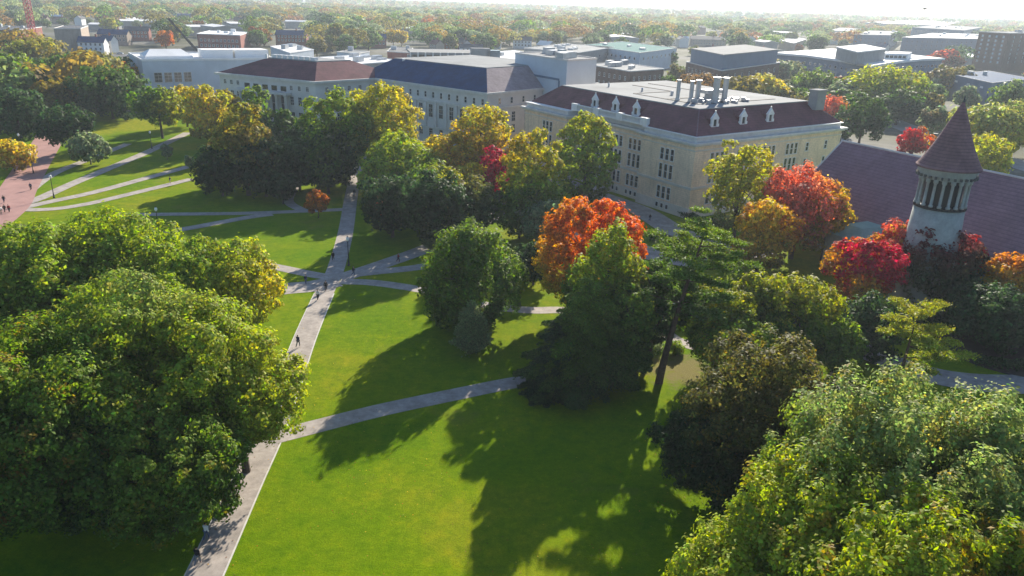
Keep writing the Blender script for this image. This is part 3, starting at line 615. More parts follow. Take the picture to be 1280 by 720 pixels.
# far left street front
block('brick_terrace', 'red brick terrace with white gables left of the red crane', (-30, 36), (24, 37.5), (52, 33.5), 13, 'brick', 'darkroof', [(0, [(8, 1.2, 1.8), (4, 1.2, 1.8)], 9)], 3, seed=26)
block('apartment_block', 'blank tan concrete apartment block with one sunlit white end', (67, 35.5), (100.5, 35.5), (110, 32), 17, 'tanblock', 'darkroof', seed=27)
block('brick_school', 'long purple-red brick block with white roof trim behind the gallery', (246, 42), (300, 44), (312, 40), 12, 'brick', 'whiteroof', [(0, [(6.5, 1.5, 1.7), (2.5, 1.5, 1.7)], 10)], 5, seed=28, unitmat='whiteroof')
def house(name, label, x, y, ze, wpx, ratio, ang, wall, roof, win=True, zr=3.5, group=None):
    p = G(x, y, ze); dist = (p-Vector((0, 0, HC))).length; hw = wpx/2*dist/FPX; hd = hw*ratio
    ca, sa = math.cos(ang), math.sin(ang); tr = lambda X, Y: (p.x+X*ca-Y*sa, p.y+X*sa+Y*ca)
    q = [tr(-hw, -hd), tr(hw, -hd), tr(hw, hd), tr(-hw, hd)]; FOOT.append(q)
    r = root(name, label, 'house', (p.x, p.y, 0), group)
    mb = MB(); mb.prism(q, 0, ze); mb.add([(*tr(-hw, -hd), ze), (*tr(-hw, hd), ze), (*tr(-hw, 0), ze+zr-.15), (*tr(hw, -hd), ze), (*tr(hw, hd), ze), (*tr(hw, 0), ze+zr-.15)], [(0, 2, 1), (3, 4, 5)])
    part('wall', mb, wall, r)
    e = .5; mb = MB()
    for s in (-1, 1):
        mb.add([(*tr(-hw-e, s*(hd+e)), ze-.3), (*tr(hw+e, s*(hd+e)), ze-.3), (*tr(hw+e, 0), ze+zr), (*tr(-hw-e, 0), ze+zr), (*tr(-hw-e, s*(hd+e)), ze-.5), (*tr(hw+e, s*(hd+e)), ze-.5), (*tr(hw+e, 0), ze+zr-.2), (*tr(-hw-e, 0), ze+zr-.2)],
               [(0, 1, 2, 3), (7, 6, 5, 4), (0, 4, 5, 1), (1, 5, 6, 2), (3, 7, 4, 0)])
    rf = part('roof', mb, roof, r)
    mb = MB(); w = tr(hw*.3, 0); mb.box((*w, ze+zr+.4), (.5, .5, 1.2), ang); part('chimney', mb, 'brick', r)
    if win: windows_on(r, q[0], q[1], (p.x, p.y), [(ze-2.4, 1.2, 1.5), (ze-5.4, 1.2, 1.5)], even(max(3, int(hw/1.6)), .05), 'sash', 'trim')
    return r
for a in (('white_house', 'white rendered house with dark blue roof and dormers beside tan block', 116, 52, 8.5, 26, .5, 0.1, 'trim', 'slate'),
          ('white_house', 'smaller white house with steep blue roof right of its larger neighbour', 136, 50, 8.5, 14, .7, -0.3, 'trim', 'slate'),
          ('brick_house', 'slate-roofed house with pale brick front above the white houses', 143, 42, 9, 30, .4, 0.05, 'tanblock', 'slate'),
          ('townhouse_row', 'pink and white gabled townhouse row right of white houses', 172, 38, 9, 24, .5, 0.2, 'brick', 'darkroof'),
          ('dark_house', 'large navy-roofed house among trees left of centre skyline', 365, 43, 10, 34, .5, 0.1, 'brick', 'slate'),
          ('dark_house', 'navy-roofed house right beside the yellow and orange maple pair', 470, 47, 9, 22, .6, 0.3, 'brick', 'slate'),
          ('dark_house', 'navy-roofed house above the crane boom among trees', 222, 20, 9, 30, .5, 0.1, 'tanblock', 'slate'),
          ('dark_house', 'maroon-walled house under trees in front of the orange maple', 567, 52, 8, 22, .6, 0.1, 'brick', 'darkroof'),
          ('dark_house', 'grey house with level blue roof right of the small yellow tree', 617, 50, 8, 18, .6, 0.0, 'greyblock', 'slate'),
          ('dark_house', 'low navy block house left of the pale round tree', 653, 50, 8, 22, .6, 0.0, 'greyblock', 'darkroof'),
          ('pale_house', 'pale long-roofed house under orange trees beyond the slate-blue box building', 885, 49, 8, 40, .5, -0.15, 'tanblock', 'darkroof'),
          ('pale_house', 'pale house with white roof below the reddish trees right of centre', 848, 49, 7, 22, .6, 0.0, 'trim', 'whiteroof'),
          ):
    house(*a)
# ------------------------------------------------------------------ trees
rng = np.random.default_rng(5)
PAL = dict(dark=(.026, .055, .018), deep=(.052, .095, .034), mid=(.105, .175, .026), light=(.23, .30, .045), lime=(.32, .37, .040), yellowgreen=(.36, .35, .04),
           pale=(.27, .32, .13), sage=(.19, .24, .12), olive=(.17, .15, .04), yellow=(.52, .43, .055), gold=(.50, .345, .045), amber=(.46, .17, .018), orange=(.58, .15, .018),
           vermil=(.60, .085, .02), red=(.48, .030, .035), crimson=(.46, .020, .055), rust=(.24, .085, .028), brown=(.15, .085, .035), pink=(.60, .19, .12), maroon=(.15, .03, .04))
def leaves_to_mesh(name, C, N, S, K, aspect, mat, axis=None):
    n = len(C); N = N/np.maximum(np.linalg.norm(N, axis=1, keepdims=True), 1e-6)
    r = rng.normal(size=(n, 3)) if axis is None else axis+rng.normal(size=(n, 3))*.25
    t = np.cross(N, r); t /= np.maximum(np.linalg.norm(t, axis=1, keepdims=True), 1e-6); b = np.cross(N, t)
    if axis is not None: t, b = b, t
    S = S[:, None]; lift = N*S*.22
    V = np.stack([C+t*S, C+b*S*aspect+lift, C-t*S, C-b*S*aspect+lift], 1).reshape(-1, 3).astype(np.float32)
    m = bpy.data.meshes.new(name); m.vertices.add(4*n); m.vertices.foreach_set('co', V.ravel())
    m.loops.add(4*n); m.loops.foreach_set('vertex_index', np.arange(4*n, dtype=np.int32))
    m.polygons.add(n); m.polygons.foreach_set('loop_start', np.arange(0, 4*n, 4, dtype=np.int32)); m.polygons.foreach_set('loop_total', np.full(n, 4, dtype=np.int32))
    m.update(calc_edges=True)
    at = m.attributes.new('leaf', 'FLOAT_COLOR', 'POINT')
    K4 = np.repeat(np.concatenate([np.clip(K, 0, 1), np.ones((n, 1))], 1), 4, 0).astype(np.float32); at.data.foreach_set('color', K4.ravel())
    m.materials.append(mat); return m
def unit(n): v = rng.normal(size=(n, 3)); return v/np.linalg.norm(v, axis=1, keepdims=True)
def jitter(K, a=.28):
    n = len(K); v = np.exp(rng.normal(0, a, (n, 1))); h = rng.normal(0, a*.35, (n, 1))
    return K*v*np.concatenate([1+h, 1-h*.3, np.ones((n, 1))], 1)
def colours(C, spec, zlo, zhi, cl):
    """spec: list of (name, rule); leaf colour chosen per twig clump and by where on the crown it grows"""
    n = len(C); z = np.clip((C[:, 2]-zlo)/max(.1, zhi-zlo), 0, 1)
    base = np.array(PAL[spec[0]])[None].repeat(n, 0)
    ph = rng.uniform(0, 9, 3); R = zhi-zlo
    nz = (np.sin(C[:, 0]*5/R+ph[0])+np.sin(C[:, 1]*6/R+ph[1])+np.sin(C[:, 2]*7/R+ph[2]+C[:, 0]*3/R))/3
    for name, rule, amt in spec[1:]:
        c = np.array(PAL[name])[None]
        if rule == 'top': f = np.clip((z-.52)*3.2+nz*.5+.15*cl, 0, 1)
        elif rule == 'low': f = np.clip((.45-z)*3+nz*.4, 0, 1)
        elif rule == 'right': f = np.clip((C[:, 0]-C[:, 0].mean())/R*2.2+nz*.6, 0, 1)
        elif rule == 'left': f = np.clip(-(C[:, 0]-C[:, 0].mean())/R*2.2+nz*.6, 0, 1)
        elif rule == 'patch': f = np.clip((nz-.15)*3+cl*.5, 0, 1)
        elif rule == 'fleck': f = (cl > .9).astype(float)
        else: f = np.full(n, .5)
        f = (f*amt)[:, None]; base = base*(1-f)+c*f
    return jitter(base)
def crown_leaves(R, Hh, zc, s, spec, cov=2.2, nsub=20, srf=.19, ncl=None, rc=.30, flat_=.55, zs=1.0, lump=.30, drop=-.75, hollow=.12, taper=0.0):
    """crown = lumps spread over an uneven hull, each made of twig clumps, each made of leaves"""
    ncl = ncl or 42
    d = unit(ncl*3); d = d[d[:, 2] > drop][:ncl]
    # spread apart a little
    for _ in range(6):
        D = d[:, None]-d[None]; L = np.linalg.norm(D, axis=2)+1e-3; F = (D/L[..., None]**3*(L < .9)[..., None]).sum(1); d = d+F*.006; d /= np.linalg.norm(d, axis=1, keepdims=True)
    k = len(d); rad = 1-lump*rng.random(k); crad = rc*(0.75+.5*rng.random(k))
    w = (1-taper*np.clip(d[:, 2], 0, 1))
    cc = d*np.array([R, R, Hh])*(rad-crad*.75)[:, None]; cc[:, :2] *= w[:, None]; cc[:, 2] += zc
    ni = int(k*hollow*2)
    ci = unit(ni)*np.array([R, R, Hh])*(.45*rng.random(ni)**.5)[:, None]; ci[:, 2] += zc
    cc = np.concatenate([cc, ci]); crad = np.concatenate([crad, np.full(ni, rc*1.1)])*R; d = np.concatenate([d, unit(ni)])
    sub = []; sn = []; sr = []
    for c, r_, dd in zip(cc, crad, d):
        u = unit(nsub)+dd*.45; u /= np.linalg.norm(u, axis=1, keepdims=True)
        q = c+u*np.array([1, 1, zs])*r_*(.55+.5*rng.random((nsub, 1))); sub.append(q); sn.append(u); sr.append(np.full(nsub, r_*srf))
    sub = np.concatenate(sub); sn = np.concatenate(sn); sr = np.concatenate(sr)
    area = s*s*2*.62
    N = int(cov*4*PI*((R*R+2*R*Hh)/3)/area); per = max(3, N//len(sub))
    idx = np.repeat(np.arange(len(sub)), per); n = len(idx)
    g = rng.normal(size=(n, 3)); g *= (np.array([1, 1, .8*zs]))
    C = sub[idx]+g*sr[idx][:, None]*.85
    Nn = sn[idx]*.9+g*.3+rng.normal(size=(n, 3))*.38+np.array([0, 0, .25])
    cl = rng.random(len(sub))[idx]
    K = colours(C, spec, zc-Hh, zc+Hh, cl)
    return C, Nn, s*(.7+.6*rng.random(n)), K, cc, crad
def trunk_mb(h, zc, targets, r0, lean=(0, 0), fork=.35):
    mb = MB(); top = zc+.3*(h-zc); path = []; n = 6
    for i in range(n+1):
        t = i/n; path.append((lean[0]*t*t+.12*math.sin(3*t+h), lean[1]*t*t+.12*math.sin(4*t+1), top*t))
    mb.tube([(0, 0, -.3)]+path[0:], [r0*1.5, r0*1.15]+[r0*(1-.62*i/n) for i in range(1, n+1)], 8)
    for k, q in enumerate(targets):
        z = top*(fork+.6*random.random()); t = z/top; st = Vector((lean[0]*t*t, lean[1]*t*t, z)); q = Vector(q); mid = st.lerp(q, .5)+Vector((0, 0, .12*(q-st).length-.3))
        rr = r0*.42*(1-.4*t); mb.tube([st, st.lerp(mid, .5)+Vector((0, 0, .1)), mid, q], [rr, rr*.8, rr*.55, rr*.15], 5)
    return mb
NT = [0]
def tree_at(name, label, p, h, R, spec, s=None, bark='bark', group=None, cat='tree', base=.28, lean=(0, 0), shape=None, **kw):
    dist = (p-Vector((0, 0, HC))).length
    if s is None: s = max(.15, dist*.0021)
    r = root(name, label, cat, (p.x, p.y, 0), group); zlo = h*base; Hh = (h-zlo)/2; zc = zlo+Hh
    C, N, S, K, cc, cr = crown_leaves(R, Hh, zc, s, spec, **kw)
    C[:, 0] += lean[0]; C[:, 1] += lean[1]; cc[:, 0] += lean[0]; cc[:, 1] += lean[1]
    NT[0] += len(C)
    nl = min(len(cc), 16 if dist < 130 else 9); t = [cc[i] for i in np.argsort(rng.random(len(cc)))[:nl]]
    m = trunk_mb(h, zc, t, .028*h*(.7+.02*R), lean).mesh('trunk', MAT[bark]); link('trunk', m, r)
    link('crown', leaves_to_mesh('crown', C, N, S, K, .62, LEAF), r)
    return r
def T(name, label, x, yt, h, wpx, spec, **kw):
    if h >= 9 and 230 < x < 950 and (95 < yt < 140 or name in ('lime_tree', 'grey_green_tree', 'crimson_shrub_tree')) and name != 'evergreen_tree': h *= 1.36
    if name in ('yellow_maple', 'red_maple') and x > 940: h *= 1.15
    p = G(x, yt, h*.97); p.z = 0; dist = (p-Vector((0, 0, HC))).length
    return tree_at(name, label, p, h, wpx/2*dist/FPX, spec, **kw)
def conifer(name, label, x, yt, h, wpx, spec, levels=24, s=None, droop=.28, base=.05, lean=(0, 0), power=.85, pads=False, bark='bark', gaps=0.0, p=None):
    if p is None: p = G(x, yt, h)
    p = Vector((p.x-lean[0], p.y-lean[1], 0)); dist = (p-Vector((0, 0, HC))).length; R = wpx/2*dist/FPX
    s = s or max(.13, dist*.0016); r = root(name, label, 'tree', (p.x, p.y, 0)); mb = MB()
    L = lambda z: (lean[0]*(z/h)**1.3, lean[1]*(z/h)**1.3)
    mb.tube([(0, 0, -.3)]+[(*L(h*t), h*t) for t in np.linspace(0.02, .98, 9)], [.026*h]+[.022*h*(1-t)+.03 for t in np.linspace(0, 1, 9)], 9)
    Cs, Ns, Ss, Ax, Cl = [], [], [], [], []
    for i in range(levels):
        f = (i+.5)/levels; z = h*(base+(1-base)*f)
        rr = R*(1-f)**power*(.8+.35*rng.random()) if not pads else R*(.38+.62*math.sin(PI*min(1, .12+f*.86)))*(.6+.5*rng.random())
        nb = max(4, int(11-5*f)) if not pads else int(4+3*rng.random())
        a0 = rng.random()*6.3
        for k in range(nb):
            if gaps and rng.random() < gaps: continue
            a = a0+2*PI*(k+.35*rng.random())/nb; ln = rr*(.75+.4*rng.random()); dx, dy = math.cos(a), math.sin(a); x0, y0 = L(z)
            up = (.18 if pads else -droop)
            end = Vector((x0+dx*ln, y0+dy*ln, z+up*ln)); midp = Vector((x0+dx*ln*.5, y0+dy*ln*.5, z+(up*.2+.05)*ln))
            mb.tube([(x0, y0, z), midp, end], [.03+.012*ln, .02+.006*ln, .012], 4)
            if pads:
                npad = 3
                for j in range(npad):
                    t = .45+.55*j/(npad-1); pc = Vector((x0, y0, z)).lerp(end, t)+Vector(rng.normal(0, .25, 3)); pr_r = (.62+.33*ln*.3)*(1.15-.3*t)
                    n = int(2.4*PI*pr_r**2/(s*s*.5))
                    g = rng.normal(size=(n, 3))*np.array([pr_r*.5, pr_r*.5, pr_r*.12]); C = g+np.array(pc)+np.array([0, 0, .1]); C[:, 2] += .12*np.linalg.norm(g[:, :2], axis=1)
                    Cs.append(C); Ns.append(rng.normal(size=(n, 3))*.6+np.array([0, 0, .7])); Ax.append(np.array([dx*.5, dy*.5, .8])[None].repeat(n, 0)); Ss.append(s*(.7+.6*rng.random(n))); Cl.append(np.full(n, rng.random()))
            else:
                n = int(ln*ln*.85/(s*s*.5))+6; t = rng.random(n)**.8*.95+.05; side = rng.normal(0, 1, n)*ln*.20*(1.15-t)
                C = np.stack([x0+dx*ln*t-dy*side, y0+dy*ln*t+dx*side, z+up*ln*t**1.4+.06*ln*np.sin(PI*t)-np.abs(side)*.25+rng.normal(0, .08, n)], 1)
                Cs.append(C); Ns.append(rng.normal(size=(n, 3))*.45+np.array([0, 0, .8])); sg = np.sign(side)[:, None]
                Ax.append(np.array([dx, dy, -.2])[None]+np.array([-dy, dx, 0])[None]*sg*.8); Ss.append(s*(.7+.7*rng.random(n))); Cl.append(np.full(n, rng.random()))
    C, N, S, A, cl = map(np.concatenate, (Cs, Ns, Ss, Ax, Cl)); NT[0] += len(C)
    K = colours(C, spec, base*h, h, cl)
    link('trunk', mb.mesh('trunk', MAT[bark]), r); link('crown', leaves_to_mesh('crown', C, N, S, K, .42, NEEDLE, axis=A), r); return r
# ---- the great trees in the near left corner
BIG = dict(rc=.19, ncl=90, lump=.34, cov=2.9, nsub=28, srf=.18, base=.14)
g_ = 'large green maples filling the near left corner'
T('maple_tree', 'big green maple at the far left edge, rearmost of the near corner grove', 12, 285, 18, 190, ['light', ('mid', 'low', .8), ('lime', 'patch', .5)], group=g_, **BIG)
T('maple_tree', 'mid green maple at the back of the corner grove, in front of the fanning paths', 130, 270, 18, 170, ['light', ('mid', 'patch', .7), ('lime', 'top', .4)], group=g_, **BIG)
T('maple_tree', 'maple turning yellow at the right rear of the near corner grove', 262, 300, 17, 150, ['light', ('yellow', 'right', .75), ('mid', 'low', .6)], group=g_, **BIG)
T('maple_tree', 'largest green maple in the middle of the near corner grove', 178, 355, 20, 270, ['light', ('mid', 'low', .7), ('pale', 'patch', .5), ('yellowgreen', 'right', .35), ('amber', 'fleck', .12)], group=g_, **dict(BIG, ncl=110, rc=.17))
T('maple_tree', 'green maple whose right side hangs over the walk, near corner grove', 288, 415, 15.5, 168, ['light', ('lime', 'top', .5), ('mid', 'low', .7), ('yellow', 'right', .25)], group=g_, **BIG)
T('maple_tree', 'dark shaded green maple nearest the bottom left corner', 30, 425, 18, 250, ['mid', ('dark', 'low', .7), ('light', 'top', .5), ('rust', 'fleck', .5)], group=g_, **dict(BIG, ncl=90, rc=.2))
T('maple_tree', 'dark low maple added to deepen the shade at the bottom left edge', 95, 490, 13, 230, ['mid', ('dark', 'low', .7), ('deep', 'patch', .6)], group=g_, **dict(BIG, ncl=70))  # extra crown, added to close a sunny gap on the ground
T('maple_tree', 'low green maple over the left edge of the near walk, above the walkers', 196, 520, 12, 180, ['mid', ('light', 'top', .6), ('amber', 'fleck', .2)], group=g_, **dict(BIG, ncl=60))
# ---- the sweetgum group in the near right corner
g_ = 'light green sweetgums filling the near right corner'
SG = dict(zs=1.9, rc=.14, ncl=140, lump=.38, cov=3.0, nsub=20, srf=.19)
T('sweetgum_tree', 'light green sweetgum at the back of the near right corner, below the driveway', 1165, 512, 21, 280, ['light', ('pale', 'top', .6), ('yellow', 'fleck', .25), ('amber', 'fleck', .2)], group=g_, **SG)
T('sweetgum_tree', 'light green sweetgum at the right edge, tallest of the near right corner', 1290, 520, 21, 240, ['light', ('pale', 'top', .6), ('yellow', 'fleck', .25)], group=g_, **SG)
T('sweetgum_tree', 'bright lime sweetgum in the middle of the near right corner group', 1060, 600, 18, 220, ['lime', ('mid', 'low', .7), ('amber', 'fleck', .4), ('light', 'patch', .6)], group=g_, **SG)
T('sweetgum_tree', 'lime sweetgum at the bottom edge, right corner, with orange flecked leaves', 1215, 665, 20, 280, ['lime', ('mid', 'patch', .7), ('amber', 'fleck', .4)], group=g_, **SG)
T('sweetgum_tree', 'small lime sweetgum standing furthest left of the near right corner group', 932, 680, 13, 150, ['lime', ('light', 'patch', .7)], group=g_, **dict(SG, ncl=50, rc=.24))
# ---- trees on the near lawn
T('oak_tree', 'big dark oak with sunlit bronze leaves on top, right of the near lawn', 972, 426, 18, 206, ['dark', ('olive', 'top', .7), ('gold', 'fleck', .22)], ncl=80, rc=.2, cov=2.6, base=.06, drop=-.95)  # bronze leaves, with sunlit top and shaded lower crown put into the colours
T('evergreen_tree', 'nearly black tree added for the shaded left foot of the big dark oak', 915, 500, 11, 165, ['dark', ('deep', 'top', .5)], ncl=60, rc=.2, base=.03, drop=-.98, cov=2.6)  # added to fill out the dark under the oak and its shadow
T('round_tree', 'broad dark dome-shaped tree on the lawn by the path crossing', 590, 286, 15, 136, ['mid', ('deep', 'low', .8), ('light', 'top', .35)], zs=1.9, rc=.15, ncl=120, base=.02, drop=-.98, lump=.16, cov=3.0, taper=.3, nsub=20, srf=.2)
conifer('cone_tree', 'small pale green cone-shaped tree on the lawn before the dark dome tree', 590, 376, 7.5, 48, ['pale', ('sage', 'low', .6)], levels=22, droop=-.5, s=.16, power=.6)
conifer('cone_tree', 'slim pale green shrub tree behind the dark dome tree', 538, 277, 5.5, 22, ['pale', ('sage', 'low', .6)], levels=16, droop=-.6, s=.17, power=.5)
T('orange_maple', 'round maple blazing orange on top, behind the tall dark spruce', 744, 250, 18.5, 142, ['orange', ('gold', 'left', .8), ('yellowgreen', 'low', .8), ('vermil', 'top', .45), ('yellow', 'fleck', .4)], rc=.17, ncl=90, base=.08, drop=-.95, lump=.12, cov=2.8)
T('larch_tree', 'tall broad tree with lime sunlit top directly in front of the orange maple', 766, 280, 19.5, 118, ['mid', ('lime', 'top', .9), ('dark', 'low', .8), ('olive', 'right', .4)], ncl=80, rc=.18, zs=1.8, base=.03, drop=-.95, cov=2.2, lump=.25, taper=.45)  # lime top is sunlight, dark foot is shade, both in leaf colour
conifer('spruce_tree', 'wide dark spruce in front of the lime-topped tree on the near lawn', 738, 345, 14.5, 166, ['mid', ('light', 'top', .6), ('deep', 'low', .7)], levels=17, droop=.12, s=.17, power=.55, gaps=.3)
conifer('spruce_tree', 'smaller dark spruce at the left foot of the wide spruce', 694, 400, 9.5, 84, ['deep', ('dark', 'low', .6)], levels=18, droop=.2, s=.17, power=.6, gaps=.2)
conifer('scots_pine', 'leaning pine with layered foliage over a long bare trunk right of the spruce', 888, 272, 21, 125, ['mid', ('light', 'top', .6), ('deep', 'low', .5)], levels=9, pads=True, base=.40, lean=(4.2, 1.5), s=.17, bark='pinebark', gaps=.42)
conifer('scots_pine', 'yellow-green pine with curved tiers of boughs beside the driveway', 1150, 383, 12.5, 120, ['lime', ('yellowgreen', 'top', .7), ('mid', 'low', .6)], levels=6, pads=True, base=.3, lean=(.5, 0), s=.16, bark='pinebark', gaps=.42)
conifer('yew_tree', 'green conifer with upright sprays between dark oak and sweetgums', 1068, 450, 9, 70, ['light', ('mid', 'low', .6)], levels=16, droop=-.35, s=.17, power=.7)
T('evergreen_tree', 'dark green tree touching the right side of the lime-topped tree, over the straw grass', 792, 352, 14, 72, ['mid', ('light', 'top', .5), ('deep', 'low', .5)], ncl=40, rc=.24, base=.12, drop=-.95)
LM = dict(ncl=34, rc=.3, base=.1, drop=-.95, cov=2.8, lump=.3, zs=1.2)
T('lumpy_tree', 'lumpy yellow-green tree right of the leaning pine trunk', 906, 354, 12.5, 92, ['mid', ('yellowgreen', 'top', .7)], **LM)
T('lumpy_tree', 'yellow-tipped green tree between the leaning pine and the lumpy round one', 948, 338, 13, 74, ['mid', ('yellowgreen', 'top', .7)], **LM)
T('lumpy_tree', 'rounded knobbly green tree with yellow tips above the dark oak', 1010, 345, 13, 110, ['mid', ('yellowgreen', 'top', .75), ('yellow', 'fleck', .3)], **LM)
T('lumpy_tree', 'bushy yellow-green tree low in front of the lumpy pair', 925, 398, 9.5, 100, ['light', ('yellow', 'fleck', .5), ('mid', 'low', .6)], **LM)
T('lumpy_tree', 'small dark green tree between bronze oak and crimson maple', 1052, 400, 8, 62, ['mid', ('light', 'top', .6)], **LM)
# ---- trees in front of the main hall and the stone hall
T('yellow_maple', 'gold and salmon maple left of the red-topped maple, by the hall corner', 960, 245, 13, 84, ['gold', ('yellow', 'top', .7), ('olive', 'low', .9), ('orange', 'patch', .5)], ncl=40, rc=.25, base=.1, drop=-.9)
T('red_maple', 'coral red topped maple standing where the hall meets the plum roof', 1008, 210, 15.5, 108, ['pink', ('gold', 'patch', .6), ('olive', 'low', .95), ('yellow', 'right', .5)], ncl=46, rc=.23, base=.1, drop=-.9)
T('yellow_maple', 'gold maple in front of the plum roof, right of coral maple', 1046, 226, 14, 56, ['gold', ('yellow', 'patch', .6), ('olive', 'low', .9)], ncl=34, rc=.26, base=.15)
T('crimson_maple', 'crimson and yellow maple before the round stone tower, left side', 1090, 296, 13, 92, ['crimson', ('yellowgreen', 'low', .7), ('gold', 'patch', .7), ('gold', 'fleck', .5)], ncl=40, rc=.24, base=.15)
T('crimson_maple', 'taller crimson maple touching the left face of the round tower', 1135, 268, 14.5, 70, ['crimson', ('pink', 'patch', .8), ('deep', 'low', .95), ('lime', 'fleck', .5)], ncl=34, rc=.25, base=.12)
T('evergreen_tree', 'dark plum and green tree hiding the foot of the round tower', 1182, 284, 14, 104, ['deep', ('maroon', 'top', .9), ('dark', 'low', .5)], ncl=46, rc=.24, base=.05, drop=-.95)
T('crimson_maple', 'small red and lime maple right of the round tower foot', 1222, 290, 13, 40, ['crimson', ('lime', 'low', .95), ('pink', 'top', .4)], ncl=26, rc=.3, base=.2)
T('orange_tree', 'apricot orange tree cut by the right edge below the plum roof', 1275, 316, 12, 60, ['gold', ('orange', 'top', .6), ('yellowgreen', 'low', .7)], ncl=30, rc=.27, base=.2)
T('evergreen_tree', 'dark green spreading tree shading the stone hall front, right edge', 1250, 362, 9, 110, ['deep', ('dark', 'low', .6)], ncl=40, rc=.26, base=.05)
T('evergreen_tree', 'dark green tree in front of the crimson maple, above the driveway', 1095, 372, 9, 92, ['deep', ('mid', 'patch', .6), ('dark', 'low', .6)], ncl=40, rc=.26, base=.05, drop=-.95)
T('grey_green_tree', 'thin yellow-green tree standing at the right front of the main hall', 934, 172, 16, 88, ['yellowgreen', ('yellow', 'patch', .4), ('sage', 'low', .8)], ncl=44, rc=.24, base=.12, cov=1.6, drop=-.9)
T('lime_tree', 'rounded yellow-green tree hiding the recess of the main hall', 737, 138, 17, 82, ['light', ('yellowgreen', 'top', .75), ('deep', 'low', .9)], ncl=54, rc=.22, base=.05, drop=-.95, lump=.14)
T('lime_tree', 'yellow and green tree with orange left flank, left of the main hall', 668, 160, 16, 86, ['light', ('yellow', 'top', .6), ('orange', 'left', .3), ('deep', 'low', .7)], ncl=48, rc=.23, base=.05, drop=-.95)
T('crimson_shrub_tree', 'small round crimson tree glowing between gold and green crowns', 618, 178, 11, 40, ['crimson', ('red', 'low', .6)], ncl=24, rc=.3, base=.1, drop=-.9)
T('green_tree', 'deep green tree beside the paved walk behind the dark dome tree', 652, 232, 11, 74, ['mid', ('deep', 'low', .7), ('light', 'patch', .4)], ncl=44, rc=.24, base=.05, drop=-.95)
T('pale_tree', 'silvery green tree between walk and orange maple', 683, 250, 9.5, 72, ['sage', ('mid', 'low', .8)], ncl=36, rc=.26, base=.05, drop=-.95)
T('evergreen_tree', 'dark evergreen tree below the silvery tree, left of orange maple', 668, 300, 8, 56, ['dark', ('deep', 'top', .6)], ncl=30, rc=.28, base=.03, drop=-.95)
T('gold_tree', 'gold tree before the sunlit end of the slate roof', 602, 128, 16, 84, ['gold', ('light', 'patch', .6), ('yellow', 'top', .5), ('olive', 'low', .6)], ncl=48, rc=.22, base=.1, cov=1.8)
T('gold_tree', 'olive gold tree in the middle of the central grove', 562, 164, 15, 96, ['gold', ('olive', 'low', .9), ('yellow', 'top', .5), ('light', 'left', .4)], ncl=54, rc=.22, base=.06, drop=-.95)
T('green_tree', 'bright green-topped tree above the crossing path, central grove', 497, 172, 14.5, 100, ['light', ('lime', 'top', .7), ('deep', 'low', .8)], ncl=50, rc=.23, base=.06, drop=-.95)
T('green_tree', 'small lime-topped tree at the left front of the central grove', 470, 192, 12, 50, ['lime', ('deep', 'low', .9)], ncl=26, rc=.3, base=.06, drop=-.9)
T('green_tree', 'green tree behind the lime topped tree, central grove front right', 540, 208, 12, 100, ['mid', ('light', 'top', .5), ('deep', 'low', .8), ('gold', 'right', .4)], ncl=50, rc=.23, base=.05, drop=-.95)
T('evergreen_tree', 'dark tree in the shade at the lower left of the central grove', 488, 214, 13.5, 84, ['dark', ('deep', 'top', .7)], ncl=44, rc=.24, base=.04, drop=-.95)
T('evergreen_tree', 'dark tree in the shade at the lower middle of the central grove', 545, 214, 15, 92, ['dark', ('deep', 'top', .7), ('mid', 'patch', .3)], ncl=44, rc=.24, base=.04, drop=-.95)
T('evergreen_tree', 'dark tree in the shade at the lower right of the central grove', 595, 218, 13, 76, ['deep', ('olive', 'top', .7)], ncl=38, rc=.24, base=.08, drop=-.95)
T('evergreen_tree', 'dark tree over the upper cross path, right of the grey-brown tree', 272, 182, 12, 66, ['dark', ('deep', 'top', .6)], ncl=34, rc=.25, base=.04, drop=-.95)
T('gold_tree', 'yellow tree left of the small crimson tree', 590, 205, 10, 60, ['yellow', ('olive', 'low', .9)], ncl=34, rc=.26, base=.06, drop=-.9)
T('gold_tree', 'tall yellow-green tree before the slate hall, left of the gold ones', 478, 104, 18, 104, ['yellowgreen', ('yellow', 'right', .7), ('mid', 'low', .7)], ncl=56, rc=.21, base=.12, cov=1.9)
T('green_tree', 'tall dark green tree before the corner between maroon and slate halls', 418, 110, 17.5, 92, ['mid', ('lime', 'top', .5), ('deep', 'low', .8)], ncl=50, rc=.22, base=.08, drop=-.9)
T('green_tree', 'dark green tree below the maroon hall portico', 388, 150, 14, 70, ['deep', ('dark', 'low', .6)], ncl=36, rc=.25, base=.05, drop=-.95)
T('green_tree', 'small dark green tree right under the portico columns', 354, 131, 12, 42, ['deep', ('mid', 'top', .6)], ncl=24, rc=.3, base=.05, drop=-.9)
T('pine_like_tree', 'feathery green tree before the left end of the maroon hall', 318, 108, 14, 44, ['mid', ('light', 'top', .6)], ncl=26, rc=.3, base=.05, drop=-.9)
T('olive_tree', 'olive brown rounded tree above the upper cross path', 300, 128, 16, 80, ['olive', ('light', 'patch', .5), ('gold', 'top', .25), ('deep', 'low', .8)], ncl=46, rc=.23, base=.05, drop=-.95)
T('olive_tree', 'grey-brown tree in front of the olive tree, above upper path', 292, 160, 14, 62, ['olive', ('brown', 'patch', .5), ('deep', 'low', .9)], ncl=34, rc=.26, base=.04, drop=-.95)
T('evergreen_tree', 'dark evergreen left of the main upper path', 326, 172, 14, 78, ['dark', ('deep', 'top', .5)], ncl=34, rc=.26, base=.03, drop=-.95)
T('evergreen_tree', 'dark shaded tree right beside the far end of the main walk', 406, 165, 15, 84, ['dark', ('mid', 'patch', .5)], ncl=34, rc=.26, base=.1, drop=-.95)
